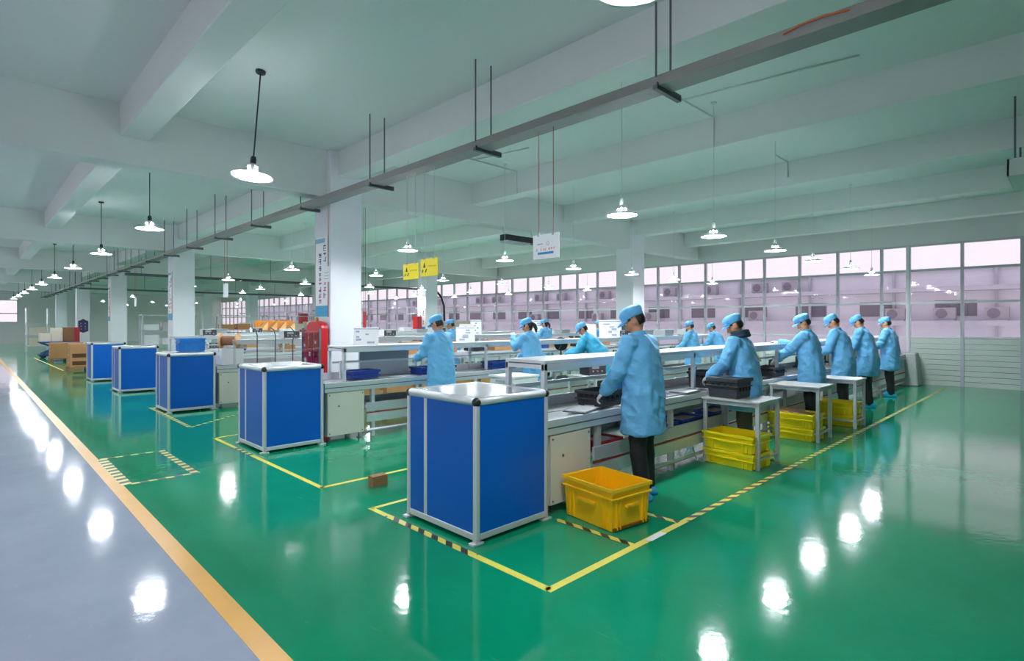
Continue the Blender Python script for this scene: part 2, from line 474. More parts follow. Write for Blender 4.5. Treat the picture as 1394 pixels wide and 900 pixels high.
acu = thing('outdoor_unit', 'grey outdoor air conditioner, first from the right on the upper ledge outside', 'air conditioner', (0, 0, 0), 0, 'outdoor air conditioners on the ledges')
box('casing', (-.2, .2, -.45, .45, 0, .6), M_ACU, acu, bevel=.02)
MB().lathe([(.22, 0), (.24, .01), (.24, .02), (.02, .025)], 16).xform(Matrix.Translation((-.2, .12, .3)) @ Matrix.Rotation(-PI / 2, 4, 'Y')).build('fan_grille', M_FACW, acu)
box('bracket', (-.18, .18, -.4, .4, -.06, 0), M_FACD, acu)
acs = [12, 13.8, 17, 20, 23.2, 25.6, 30, 32.5, 38, 40.3, 47, 51]
for i, y in enumerate(acs):
    if i == 0: acu.location = (XB - .6, y, 3.48)
    else: clone(acu, (XB - .6, y, 3.48), 'grey outdoor air conditioner, %s from the right on the upper ledge outside' % ORD[i])
for i, y in enumerate([2.6, 4.6, 6.7, 14, 21.5, 24, 26.3, 33]):
    clone(acu, (XB - .6, y, 1.76), 'grey outdoor air conditioner, %s from the right on the lower ledge outside' % ORD[i])

# ------------------------------------------------------------------ cable tray, conduits, hanging lamps
ct = thing('cable_tray', 'long grey cable tray hung below the ceiling above the cabinets', 'cable tray', (4.1, 0, 3.51))
box('tray_body', (-.105, .105, -6, 55, 0, .085), M_TRAY, ct, bevel=.006)
rod_me = MB().tube([(0, 0, 0), (0, 0, .90)], .009, 8).mesh('hanger_rod'); rod_me.materials.append(M_DSTEEL)
brk_me = MB().box(-.13, .26, -.02, .02, -.035, 0).box(-.13, .26, -.02, -.012, -.035, .02).mesh('bracket'); brk_me.materials.append(M_DSTEEL)
y = 2.38
while y < 54:
    for x in (-.115, .115): obj('hanger_rod', rod_me, None, ct, (x, y, .07))
    obj('bracket', brk_me, None, ct, (0, y, 0))
    y += 2.235
MB().tube([(-.11, 1.0, .06), (-.118, 1.15, .075), (-.118, 1.3, .07), (-.11, 1.4, .05)], .008).build('cable_loop', mat('orange_cable', '#c0643c', .6), ct)
ct2 = thing('cable_tray', 'dark cable tray crossing the hall toward the windows beyond the third line', 'cable tray', (4.2, 24.7, 3.36))
box('tray_body', (0, 13.3, -.1, .1, 0, .09), M_DSTEEL, ct2)
for k in range(6):
    MB().tube([(.5 + 2.4 * k, 0, .08), (.5 + 2.4 * k, 0, ZC - 3.36)], .009).build('hanger_rod', M_DSTEEL, ct2)
ct3 = thing('cable_tray', 'dark cable tray crossing the hall at the fourth column row', 'cable tray', (4.2, 36.5, 3.36))
box('tray_body', (0, 13.3, -.1, .1, 0, .09), M_DSTEEL, ct3)
for k in range(6):
    MB().tube([(.5 + 2.4 * k, 0, .08), (.5 + 2.4 * k, 0, ZC - 3.36)], .009).build('hanger_rod', M_DSTEEL, ct3)

def conduit(pts, label):
    o = MB().tube(pts, .011, 8).build('conduit_pipe', M_CORDW, smooth=True)
    tag(o, label, 'conduit')
zc = ZC - .015
conduit([(6.1, 3.55, zc), (7.47, 3.55, zc), (7.475, 3.55, 4.06)], 'thin pale conduit running to the beam above the first line')
conduit([(6.6, 3.55, zc), (6.85, 1.62, zc)], 'thin pale conduit on the ceiling above the camera side of the first line')
conduit([(5.9, 7.45, zc), (7.47, 7.45, zc), (7.475, 7.45, 4.06)], 'thin pale conduit running to the beam above the second line')
conduit([(6.4, 7.45, zc), (6.6, 6.3, zc)], 'short pale conduit on the ceiling above the second line')
conduit([(9.9, 3.6, zc), (10.48, 3.6, zc), (10.485, 3.6, 4.2)], 'short pale conduit at the second beam past the first line')

def make_lamp(name, label, rad, zl, big, group):
    t = thing(name, label, 'lamp', (0, 0, 0), 0, group)
    drop = ZC - zl
    if big:
        MB().lathe([(.05, drop - .03), (.055, drop - .02), (.055, drop)], 16).build('ceiling_plate', M_BLACK, t)
        MB().tube([(0, 0, .2), (0, 0, drop - .02)], .008).build('cord', M_CORD, t)
        MB().lathe([(.012, .235), (.026, .225), (.032, .20), (.032, .15), (.03, .145)], 16).build('socket', M_BLACK, t, smooth=True)
    else:
        MB().lathe([(.035, drop - .02), (.04, drop)], 12).build('ceiling_plate', M_CORDW, t)
        MB().tube([(0, 0, .15), (0, 0, drop - .01)], .004, 6).build('cord', M_CORDW, t)
        MB().lathe([(.008, .18), (.018, .17), (.022, .15), (.022, .11), (.02, .105)], 14).build('socket', M_SHADE, t, smooth=True)
    k = 1 if big else .68
    MB().lathe([(.025 * k, .15 * k), (.05 * k, .125 * k), (.056 * k, .1 * k), (.05 * k, .07 * k), (.045 * k, .045 * k)], 16).build('housing', mat('lamp_housing', '#c9ccd2', .2, .3), t, smooth=True)
    for a in range(4):
        MB().ell((.055 * k * math.cos(a * PI / 2 + .4), .055 * k * math.sin(a * PI / 2 + .4), .09 * k), (.014 * k, .014 * k, .014 * k), 8, 6).build('bulb', M_GLOBE, t)
    MB().lathe([(.045 * k, .05 * k), (rad * .6, .032), (rad * .96, .006), (rad, -.004), (rad, -.010), (rad * .95, -.002), (rad * .55, .02), (.03, .03)], 28).build('shade', M_SHADE, t, smooth=True)
    MB().lathe([(rad * .9, -.001), (rad * .88, .0015)], 24).build('lens', M_AISLEL if big else M_LINEL, t)
    return t
gl = 'lamps hung over the aisle'
FILL_ROW_X = (-2.6,)  # out-of-view lamp row, added as fill light for ceiling and beams
al = make_lamp('pendant_lamp', '', .225, 3.24, True, gl)
for k in range(11):
    y = 1.62 + 4.9 * k - (.13 if k == 0 else 0)
    lab = ['white disc pendant lamp hanging at the top edge above the first cabinet', 'largest white disc pendant lamp on a black cord over the second cabinet',
           'second white disc lamp along the aisle, before the third cabinet', 'third white disc lamp along the aisle, smaller'] + [ORD[q] + ' white disc lamp counted down the aisle row' for q in range(4, 11)]
    if k == 0: al.location = (2.3, y, 3.24); al['label'] = lab[0]
    else:
        c = clone(al, (2.3, y, 3.24), lab[k]);
        if k == 1: c.rotation_euler = (R(-1.5), R(5), 0)
for x in FILL_ROW_X:
    for k in range(12):
        clone(al, (x, -3.3 + 4.9 * k, 3.24), '%s white disc lamp of the unseen row added as fill light across the aisle' % ORD[k])
ll = make_lamp('pendant_lamp', '', .165, 2.72, False, 'lamps hung over the work lines')
first = True
LY = [3.35, 7.35, 11.75, 15.6, 19.1]
for r, y in enumerate(LY):
    xs = [4.93 + 2.06 * k for k in range(6)]
    for k, x in enumerate(xs):
        lab = 'small white disc lamp, %s from the aisle over the %s work line' % (ORD[k], ORD[r])
        if first: ll.location = (x, y, 2.72); ll['label'] = lab; first = False
        else: clone(ll, (x, y + rnd.uniform(-.08, .08), 2.72), lab)
for k in range(5):
    for r, y in enumerate((25.5, 33.5, 42, 50)):  # the farthest row is added to brighten the far end of the hall
        clone(ll, (6.0 + 2.6 * k, y, 2.9), 'far small disc lamp, %s from the aisle in the %s row past the work lines' % (ORD[k], ORD[r]))

# ------------------------------------------------------------------ blue end cabinets
def make_cabinet():
    t = thing('end_cabinet', '', 'cabinet', (0, 0, 0), 0, 'blue panelled cabinets at the line ends')
    W, D, H = .77, .87, 1.045
    pw = .042
    for x in (0, W - pw):
        for y in (0, D - pw):
            MB().box(x, x + pw, y, y + pw, .02, H - .045).build('post', M_ALU, t, bevel=.012)
    MB().box(.006, .036, .60, .64, .05, H - .05).build('post', M_ALU, t, bevel=.006)
    for y in (.008, D - .022): box('panel', (pw, W - pw, y, y + .014, .075, H - .045), M_BLUE, t)
    box('panel', (.01, .024, pw, .60, .075, H - .045), M_BLUE, t)
    box('panel', (.01, .024, .64, D - pw, .075, H - .045), M_BLUE, t)
    box('panel', (W - .024, W - .01, pw, D - pw, .075, H - .045), M_BLUE, t)
    for y in (0, D - .04): box('base_rail', (pw, W - pw, y + .002, y + .038, .03, .075), M_ALU, t, bevel=.004)
    for x in (0, W - .04): box('base_rail', (x + .002, x + .038, pw, D - pw, .03, .075), M_ALU, t, bevel=.004)
    for y in (.022, D - .022): MB().tube([(.03, y, H - .028), (W - .03, y, H - .028)], .030, 14).build('top_rail', M_ALU, t, smooth=True)
    for x in (.022, W - .022): MB().tube([(x, .03, H - .028), (x, D - .03, H - .028)], .030, 14).build('top_rail', M_ALU, t, smooth=True)
    box('top', (.03, W - .03, .03, D - .03, H - .03, H - .006), M_ALU2, t)
    for x in (.02, W - .02):
        for y in (.02, D - .02):
            MB().ell((x, y, H - .03), (.034, .034, .034), 14, 10).build('corner_cap', M_BLACK, t, smooth=True)
            s = 1 if x > .3 else -1
            MB().box(x - .05, x + .05, y - .03, y + .03, 0, .018).box(x - .02, x + .02, y - .02, y + .02, .018, .04).build('foot', M_ALU, t, bevel=.004)
    return t
CABL = ['large blue panelled cabinet with silver frame beside the yellow crate', 'second blue panelled cabinet, in front of the red board', 'third blue panelled cabinet, in front of the second column',
        'fourth blue panelled cabinet with silver frame', 'fifth blue panelled cabinet, next to the carton pallet']
cab0 = make_cabinet()
for i, (x, y) in enumerate(CABS):
    if i == 0: cab0.location = (x, y, 0); cab0['label'] = CABL[0]
    else: clone(cab0, (x, y, 0), CABL[i])

# ------------------------------------------------------------------ beige control boxes
def make_ctrl():
    t = thing('control_cabinet', '', 'control box', (0, 0, 0), 0, 'beige control boxes under the line ends')
    box('body', (0, .54, .03, .5, .075, .655), M_BEIGE, t, bevel=.006)
    d = box('door', (.004, .536, .012, .028, .08, .65), M_BEIGE, t, bevel=.004)
    for x in (.03, .51):
        for z in (.11, .62):
            MB().lathe([(.009, 0), (.009, .004)], 10).xform(Matrix.Translation((x, .012, z)) @ Matrix.Rotation(PI / 2, 4, 'X')).build('screw', M_DSTEEL, d)
    MB().lathe([(.012, 0), (.012, .006)], 10).xform(Matrix.Translation((.16, .012, .47)) @ Matrix.Rotation(PI / 2, 4, 'X')).build('lock', M_DSTEEL, d)
    for x in (.05, .49):
        for y in (.08, .45):
            MB().lathe([(.03, 0), (.03, .012), (.012, .015), (.012, .08)], 12, x, y).build('levelling_foot', M_DSTEEL, t)
    return t
ctl0 = make_ctrl()
CTLL = ['beige control box under the first line, behind the yellow crate', 'beige control box under the second line beside the second blue cabinet', 'beige control box beside the third blue cabinet', 'beige control box beside the fourth blue cabinet', 'beige control box beside the fifth blue cabinet']
for i, (x, y) in enumerate(CABS):
    if i == 0: ctl0.location = (x + .84, y + .03, 0); ctl0['label'] = CTLL[0]
    else: clone(ctl0, (x + .84, y + .03, 0), CTLL[i])

# ------------------------------------------------------------------ work lines
def make_line(x, yc, L, label, shelf_from=0.0):
    t = thing('work_line', label, 'work line', (x, yc, 0), 0, 'long work lines')
    fy = -.40
    for s in (-1, 1):
        y0 = s * .40 if s < 0 else .35
        o = box('side_rail', (0, L, y0, y0 + .05, .66, .785), M_ALU, t, bevel=.004)
        box('rail_groove', (0, L, y0 - .003 if s < 0 else y0 + .05, y0 if s < 0 else y0 + .053, .715, .725), M_DSTEEL, o)
    box('deck', (0, L, -.35, .35, .70, .765), mat('deck_grey', '#cbc9ce', .3, .2, var=.1, vscale=3), t)
    box('belt', (.02, L - .02, -.05, .30, .765, .772), mat('belt_pale', '#c8c6c8', .45, var=.08), t)
    gd = box('guide', (0, L, .20, .235, .772, .87), mat('guide_white', '#d4d2d8', .3, .1, var=.05), t, bevel=.004)
    n = int(L / 1.3)
    for k in range(n + 1):
        X = min(.7 + k * 1.3, L - .06)
        for y in (-.38, .33):
            box('leg', (X, X + .05, y, y + .05, .0, .66), M_ALU, t)
    # lower trays
    box('lower_tray', (.62, L, -.33, .33, .36, .375), M_GREYP, t)
    box('tray_front', (.62, L, -.40, -.375, .35, .47), M_STEEL, t, bevel=.003)
    box('red_strip', (.62, L, -.401, -.38, .325, .338), M_REDD, t)
    box('lower_rail', (.62, L, -.40, -.36, .205, .32), M_ALU, t, bevel=.003)
    box('tray_back', (.62, L, .33, .35, .35, .47), M_STEEL, t)
    MB().tube([(.62, -.38, .09), (L, -.38, .09)], .02, 8).build('floor_rail', M_ALU, t)
    # overhead shelf on posts
    sx = shelf_from
    box('shelf_board', (sx, L, -.27, .20, 1.235, 1.262), mat('shelf_laminate', '#c9ced2', .3, .15, var=.05, vscale=3), t, bevel=.004)
    box('shelf_rail', (sx, L, -.27, -.235, 1.175, 1.235), M_ALU, t, bevel=.004)
    box('shelf_rail', (sx, L, .165, .20, 1.175, 1.235), M_ALU, t, bevel=.004)
    box('middle_bar', (sx + .05, L, .12, .16, 1.0, 1.03), M_ALU, t)
    k = 0
    while sx + k * 2.62 < L:
        X = sx + k * 2.62
        for y in (-.27, .16):
            box('shelf_post', (X, X + .042, y, y + .042, .785, 1.235), M_ALU, t, bevel=.003)
        MB().box(X, X + .042, -.228, .16, 1.19, 1.225).build('end_rail', M_ALU, t)
        k += 1
    return t
LINEL = ['nearest work line with silver rails, six workers standing along it', 'second work line from the camera, below the yellow hanging signs', 'third work line, behind the red board', 'fourth work line behind the fourth blue cabinet', 'fifth work line behind the fifth blue cabinet']
LYC = []
for i, (x, y) in enumerate(CABS):
    yc = y + .435; LYC.append(yc)
    x0 = 5.05 if i == 4 else x + .80
    make_line(x0, yc, (17.0, 15.2, 15.2, 15.2, 13.2)[i] - x0, LINEL[i], .10 if i == 0 else .33)

# ------------------------------------------------------------------ crates, bins and boxes
def crate_parts(t, X, Y, H, m, wall=.008, ribs=True, slots=False, lid=False, fill=None):
    hx, hy = X / 2, Y / 2
    tp = .02
    def ring(k, z): return [(-hx * k, -hy * k, z), (hx * k, -hy * k, z), (hx * k, hy * k, z), (-hx * k, hy * k, z)]
    kb = .93
    mb = MB()
    ins = 1 - 2 * wall / min(X, Y)
    mb.loft([ring(kb, 0.004), ring(1, H - .004)], False)
    mb.loft([ring(kb * ins, .012)[::-1], ring(ins, H - .004)[::-1]], False)
    mb.f.append((3, 2, 1, 0)); mb.f.append((8, 9, 10, 11))
    b = 4
    for j in range(4):
        mb.f.append((4 + j, 4 + (j + 1) % 4, 12 + (3 - (j + 1) % 4), 12 + (3 - j)))
    mb.build('shell', m, t)
    e = .014
    rm = MB()
    for z, hgt in ((H - .03, .03), (H - .085, .014)):
        rm.box(-hx - e, hx + e, -hy - e, -hy + .002, z, z + hgt).box(-hx - e, hx + e, hy - .002, hy + e, z, z + hgt)
        rm.box(-hx - e, -hx + .002, -hy, hy, z, z + hgt).box(hx - .002, hx + e, -hy, hy, z, z + hgt)
    rm.build('rim', m, t, bevel=.003)
    if ribs:
        for s in (-1, 1):
            for q in (-.38, -.30, .30, .38):
                box('rib', (q * X - .006, q * X + .006, s * hy * .97 - .012, s * hy * .97 + .012, .015, H - .08), m, t)
                box('rib', (s * hx * .97 - .012, s * hx * .97 + .012, q * Y - .006, q * Y + .006, .015, H - .08), m, t)
            box('handle', (s * hx - .02 if s < 0 else hx - .004, s * hx + .004 if s < 0 else hx + .02, -Y * .18, Y * .18, H * .52, H * .52 + .018), m, t)
            box('handle', (-X * .16, X * .16, s * hy - .02 if s < 0 else hy - .004, s * hy + .004 if s < 0 else hy + .02, H * .52, H * .52 + .018), m, t)
    if slots:
        dk = mat('slot_dark', '#0b0c0e', .8)
        for s in (-1,):
            for q in (-.3, -.1, .1, .3):
                box('slot', (-hx - .004, -hx + .002, q * Y - .018, q * Y + .018, H * .62, H * .62 + .03), dk, t)
                box('slot', (q * X - .014, q * X + .014, -hy - .004, -hy + .002, H * .38, H * .38 + .045), dk, t)
    if lid: box('lid', (-hx - .01, hx + .01, -hy - .01, hy + .01, H, H + .012), m, t, bevel=.004)
    if fill:
        box('contents', (-hx * .88, hx * .88, -hy * .88, hy * .88, H * .45, H * .8), fill, t)

yc_ = thing('plastic_crate', 'large empty yellow plastic crate on the floor beside the blue cabinet', 'crate', (3.70, 2.665, 0), R(-8))
crate_parts(yc_, .43, .54, .33, M_YEL)
MB().box(-.2, .2, -.271, -.255, .012, .03).build('base_slots', mat('slot_amber', '#7a5400', .7), yc_)

def floor_pair(x, y, rz, la, lb, fill=None):
    a = thing('plastic_crate', la, 'crate', (x, y, 0), rz, 'yellow crates under the side tables'); crate_parts(a, .40, .58, .17, M_YEL2)
    b = thing('plastic_crate', lb, 'crate', (x - .01, y + .005, .172), rz + .02, 'yellow crates under the side tables'); crate_parts(b, .40, .58, .19, M_YEL2, fill=fill)
    return a, b
floor_pair(6.18, 2.66, R(-6), 'lower yellow crate of the pair under the nearest side table', 'upper yellow crate of the pair under the nearest side table')
floor_pair(8.18, 2.70, R(-4), 'lower yellow crate under the second side table', 'yellow crate with brown cardboard under the second side table', M_CARDD)
floor_pair(9.75, 2.62, R(-3), 'lower yellow crate under the third side table', 'upper yellow crate under the third side table')
sc_ = MB().box(-.16, .14, -.22, .2, 0, .012).box(-.1, .18, -.1, .24, .012, .02).build('cardboard_sheet', M_CARD)
sc_.location = (8.17, 2.7, .335); sc_.rotation_euler = (R(6), R(-5), .2)
tag(sc_, 'loose cardboard sheet lying in the second yellow crate', 'cardboard')

def make_side_table(label, x, y, X=.62, Y=.66, H=.735):
    t = thing('side_table', label, 'table', (x, y, 0), 0, 'small steel side tables along the first line')
    box('table_top', (0, X, 0, Y, H - .022, H), mat('table_top_grey', '#b5b7b4', .4, .1, var=.06), t, bevel=.004)
    box('apron', (.03, X - .03, .02, .045, H - .065, H - .022), M_STEEL, t)
    box('apron', (.03, X - .03, Y - .045, Y - .02, H - .065, H - .022), M_STEEL, t)
    box('apron', (.02, .045, .03, Y - .03, H - .065, H - .022), M_STEEL, t)
    box('apron', (X - .045, X - .02, .03, Y - .03, H - .065, H - .022), M_STEEL, t)
    for a in (.015, X - .055):
        for b in (.015, Y - .055):
            box('leg', (a, a + .04, b, b + .04, 0, H - .022), M_STEEL, t, bevel=.003)
    box('stretcher', (.02, .05, .05, Y - .05, .10, .125), M_STEEL, t)
    box('stretcher', (.05, X - .05, .02, .05, .10, .125), M_STEEL, t)
    return t
make_side_table('nearest steel side table carrying a black crate', 6.0, 2.34)
make_side_table('second steel side table with an empty top', 7.98, 2.34, .58)
make_side_table('third steel side table, farthest along the first line', 9.42, 2.26, .55)
make_side_table('steel side table between the first and second lines carrying a test box', 7.15, 5.35, .6, .6, .72)
make_side_table('low steel side table standing before the second line', 6.0, 6.05, .6, .6, .6)

def crate(label, x, y, z, rz, X, Y, H, m, group=None, **k):
    t = thing('storage_bin' if H < .17 else 'plastic_crate', label, 'bin' if H < .17 else 'crate', (x, y, z), rz, group)
    crate_parts(t, X, Y, H, m, **k); return t
crate('black lidded crate with slots on the nearest side table', 6.26, 2.78, .737, R(-4), .36, .36, .21, M_CRATEK, ribs=False, slots=True, lid=True)
crate('black slotted crate on the first line behind the side table', 6.52, 3.2, .79, R(3), .34, .30, .2, M_CRATEK, ribs=False, slots=True)
crate('low black tray box in front of the worker nearest the camera', 4.40, 3.22, .79, R(2), .42, .30, .15, M_CRATEK, ribs=False, slots=True)
crate('low black crate on the first line at the third worker', 8.55, 3.18, .79, R(2), .44, .28, .15, M_CRATEK, ribs=False, slots=True)
crate('low black crate on the first line at the fourth worker', 10.5, 3.2, .79, R(2), .40, .28, .15, M_CRATEK, ribs=False)
for i, (x, m) in enumerate(((5.35, M_BBIN), (5.95, M_BBIN), (6.75, M_BBIN))):
    crate('blue bin of pink parts, %s along the lower tray of the first line' % ORD[i], x, 3.21, .377, 0, .5, .26, .12, m, 'blue bins on the lower tray', ribs=False, fill=M_PINKP)
crate('dark red bin on the lower tray of the first line', 4.38, 3.22, .377, 0, .34, .24, .1, M_REDD, ribs=False, fill=M_PAPER)
for i, (x, m, lab) in enumerate(((4.05, M_BBIN, 'long dark blue bin under the second line shelf end'), (5.05, M_BBIN, 'blue bin with white tag on the second line beside the worker'), (5.42, M_CRATEK, 'black bin on the second line at the worker'))):
    crate(lab, x, 7.08 if i else 7.2, .79, R(2), .42 if i == 0 else .30, .28, .12, m, ribs=False, fill=M_BLACK)
for i, x in enumerate((7.2, 7.65, 8.1, 9.4)):
    crate('dark blue bin, %s along the second line past the standing worker' % ORD[i], x - .6, 7.12, .79, 0, .38, .28, .13, M_BBIN, 'blue bins on the second line', ribs=False, fill=M_BLACK)
crate('yellow crate under the second line seen through the first line', 8.9, 6.3, 0, 0, .42, .56, .32, M_YEL2)
crate('bright blue tub standing on top of the third blue cabinet', 3.02, 11.72, 1.045, 0, .42, .3, .25, M_CYAN)

# ------------------------------------------------------------------ placards, monitors, tools
def placard(label, x, y, z, wd=.32, ht=.26, rz=0.0, tilt=14):
    t = thing('instruction_stand', label, 'placard', (x, y, z), rz, 'white instruction stands on the shelves')
    a = R(tilt)
    Mx = Matrix.Rotation(-a, 4, 'X')
    MB().box(-wd / 2, wd / 2, -.006, .006, .0, ht).xform(Mx).build('board', M_WHITE, t, bevel=.004)
    k = 0
    q = random.Random(int(x * 100))
    for k in range(5):
        x0 = -wd * .42 + q.random() * wd * .5; z0 = ht * (.08 + .16 * k); ww = wd * q.uniform(.12, .34)
        MB().box(x0, x0 + ww, -.0085, -.006, z0, z0 + ht * q.uniform(.06, .14)).xform(Mx).build('printed_picture', mat('print_grey', '#9fa6b8', .6, var=.6, vscale=50), t)
    MB().box(-wd / 2, wd / 2, -.0085, -.006, ht * .9, ht * .93).xform(Mx).build('printed_line', mat('print_violet', '#6a6ab0', .6), t)
    MB().box(-wd * .3, wd * .3, .05, .13, 0, .008).build('foot', M_WHITE, t)
    MB().tube([(0, .12, .004), (0, math.sin(a) * ht * .8, ht * .75)], .006).build('strut', M_WHITE, t)
    return t
PS = 1.262
placard('white instruction stand on the second line shelf beside the column', 4.17, 7.28, PS, .36, .26, R(-38))
placard('white instruction stand on the second line shelf behind the seated cart', 6.08, 7.3, PS, .32, .26, R(-35))
placard('white instruction stand on the third line shelf, pair nearest the worker', 9.6, 11.5, PS, .36, .3, R(-35))
placard('second white instruction stand on the third line shelf', 10.0, 11.55, PS + .0, .3, .42, R(-35))
placard('white rounded instruction stand on the third line near the bending worker', 12.4, 11.5, PS, .5, .42, R(-40))
placard('greenish instruction stand on the second line behind the bending worker', 9.5, 7.3, PS, .34, .3, R(-42))
placard('white instruction stand on the second line right of the nearest worker', 10.3, 7.3, PS, .5, .4, R(-45))
placard('small white placard on the third line near the far column', 14.7, 11.5, PS, .36, .3, R(-45))

def monitor(label, x, y, z, rz, wd=.48, ht=.32):
    t = thing('monitor', label, 'monitor', (x, y, z), rz)
    box('bezel', (-wd / 2, wd / 2, -.02, .02, .08, .08 + ht), M_BLACK, t, bevel=.006)
    box('screen', (-wd / 2 + .03, wd / 2 - .03, -.023, -.02, .11, .05 + ht), M_SCREEN, t)
    box('stand', (-.03, .03, .0, .03, 0, .1), M_BLACK, t)
    box('foot', (-.1, .1, -.06, .1, 0, .012), M_BLACK, t)
monitor('black monitor showing a green picture on the second line', 11.4, 7.45, PS, R(-40), .52, .36)
def bench_fan(label, x, y, z, rz):
    t = thing('desk_fan', label, 'fan', (x, y, z), rz)
    MB().lathe([(.09, 0), (.09, .015), (.02, .03), (.012, .27)], 16).build('base', M_BLACK, t)
    rot = Matrix.Translation((0, 0, .385)) @ Matrix.Rotation(PI / 2, 4, 'X')
    mb = MB()
    for rr in (.135, .10, .065, .03):
        mb.tube([(rr * math.cos(a * PI / 12), rr * math.sin(a * PI / 12), .03 - rr * .1) for a in range(25)], .004, 6)
    mb.xform(rot).build('guard', M_DSTEEL, t)
    MB().lathe([(.135, -.03), (.14, -.01), (.14, .01)], 24).xform(rot).build('housing', M_BLACK, t)
    for a in range(3):
        MB().box(.02, .12, -.03, .03, 0, .006).xform(rot @ Matrix.Rotation(a * 2 * PI / 3, 4, 'Z') @ Matrix.Rotation(.4, 4, 'X')).build('blade', M_GREYP, t)
bench_fan('round black bench fan on the second line by the bending worker', 8.62, 7.33, .772, R(-40))

def carton(label, x, y, z, X, Y, H, m=None, rz=0, group=None):
    t = thing('cardboard_carton', label, 'carton', (x, y, z), rz, group)
    box('body', (-X / 2, X / 2, -Y / 2, Y / 2, 0, H), m or M_CARD, t, bevel=.004)
    box('tape_strip', (-X / 2 - .001, X / 2 + .001, -.025, .025, H - .06, H + .0015), mat('packing_tape', '#c9a878', .3), t)
    box('printed_mark', (-X / 2 - .0015, -X / 2, -.06, .06, H * .4, H * .6), mat('print_brown', '#e6d3b8', .7), t)
    return t

def test_box(label, x, y, z, rz, X=.3, Y=.22, H=.16, m=None):
    t = thing('test_instrument', label, 'instrument', (x, y, z), rz)
    box('case', (-X / 2, X / 2, -Y / 2, Y / 2, .01, H), m or M_BLACK, t, bevel=.006)
    box('face_plate', (-X / 2 + .01, X / 2 - .01, -Y / 2 - .004, -Y / 2, .02, H - .01), mat('instrument_face', '#4c4448', .5, var=.5, vscale=40), t)
    for q in (-.25, 0, .25):
        MB().lathe([(.016, 0), (.014, .015)], 12).xform(Matrix.Translation((q * X, -Y / 2 - .004, H * .35)) @ Matrix.Rotation(PI / 2, 4, 'X')).build('knob', M_GREYP, t)
    box('display', (-X * .3, X * .1, -Y / 2 - .006, -Y / 2 - .004, H * .55, H * .85), M_GREYP, t)
    for q in (-1, 1): box('foot', (q * X * .4 - .012, q * X * .4 + .012, -Y * .4, Y * .4, 0, .01), M_BLACK, t)
    return t
test_box('black test box with pink dials on the small side table between the lines', 7.42, 5.62, .722, R(-20), .34, .28, .2)

def sheet(label, x, y, z, X, Y, rz=0, m=None):
    o = MB().box(-X / 2, X / 2, -Y / 2, Y / 2, 0, .004).box(-X * .42, X * .30, -Y * .46, Y * .4, .004, .008).build('paper_sheet', m or M_PAPER)
    o.location = (x, y, z); o.rotation_euler = (0, 0, rz); tag(o, label, 'paper')
sheet('white papers on the first line between the near workers', 5.35, 3.17, .79, .6, .22, .05)
sheet('white papers on the first line deck by the black box', 5.75, 3.22, .79, .36, .24, -.2)
sheet('small white paper slips on the second line deck', 4.65, 7.05, .79, .4, .16, .1)
def clipboard(label, x, y, z, rz):
    t = thing('clipboard', label, 'clipboard', (x, y, z), rz)
    box('board', (-.2, .2, -.11, .11, 0, .01), M_DSTEEL, t, bevel=.004)
    box('paper', (-.17, .15, -.095, .095, .01, .014), M_PAPER, t); box('clip', (.15, .19, -.05, .05, .01, .025), M_ALU2, t)
clipboard('dark clipboard lying on the first line between the workers', 5.85, 3.12, .798, .1)
clipboard('dark plate lying on the first line near the blue cabinet', 4.0, 3.14, .79, .25)
wb_ = thing('white_carton_tray', 'wide white lidded box on a trolley before the second line', 'box', (6.0, 6.05, .602), R(0))
box('tub', (.02, .58, .03, .57, 0, .11), M_WHITE, wb_, bevel=.01); box('lid', (0, .60, .01, .59, .11, .15), M_WHITE, wb_, bevel=.012); box('handle', (-.012, 0, .2, .4, .05, .08), M_GREYP, wb_)
bl = thing('plywood_block', 'small wooden block on the floor behind the first blue cabinet', 'block', (2.78, 4.72, 0), 0)
box('plank', (0, .16, 0, .09, 0, .05), M_WOOD, bl); box('plank', (0, .16, 0, .09, .052, .10), M_WOOD, bl)

# clutter under and on the far lines
K = 0
def line_clutter(i, x0, x1, step, r):
    yc = LYC[i]; g = 'goods on the ' + ORD[i] + ' line'
    x = x0; n = 0
    while x < x1:
        k = r.random(); pl = ORD[min(n, 11)]
        if k < .25: crate('dark bin, %s item from the aisle on the %s line deck' % (pl, ORD[i]), x, yc - .18, .79, 0, .34, .26, .13, r.choice([M_BBIN, M_CRATEK]), g, ribs=False, fill=M_BLACK)
        elif k < .45: carton('brown carton, %s item from the aisle on the %s line deck' % (pl, ORD[i]), x, yc - .1, .79, .34, .26, r.uniform(.16, .26), M_CARD, 0, g)
        elif k < .7: test_box('dark instrument, %s item from the aisle on the %s line deck' % (pl, ORD[i]), x, yc - .16, .79, 0, .32, .24, r.uniform(.14, .22), r.choice([M_BLACK, M_GREYP, M_OLIVE]))
        else: crate('white tray, %s item from the aisle on the %s line deck' % (pl, ORD[i]), x, yc - .16, .79, 0, .36, .26, .1, M_WHITE, g, ribs=False, fill=M_PCB)
        if r.random() < .55:
            q = r.random()
            if q < .5: crate('pale box, %s item from the aisle on the %s line shelf' % (pl, ORD[i]), x + .2, yc - .03, 1.263, 0, .42, .3, r.uniform(.10, .16), r.choice([M_WHITE, M_GREYP]), g, ribs=False)
            else: test_box('bench instrument, %s item from the aisle on the %s line shelf' % (pl, ORD[i]), x + .2, yc - .03, 1.263, 0, .34, .24, .16, r.choice([M_BLACK, M_GREYP, M_WHITE]))
        x += step * r.uniform(.8, 1.3); n += 1
rr = random.Random(3)
line_clutter(1, 10.4, 14.6, .9, rr)
line_clutter(2, 4.6, 14.6, .95, rr)
line_clutter(3, 4.2, 14.6, 1.05, rr)
line_clutter(4, 5.5, 12.6, 1.2, rr)
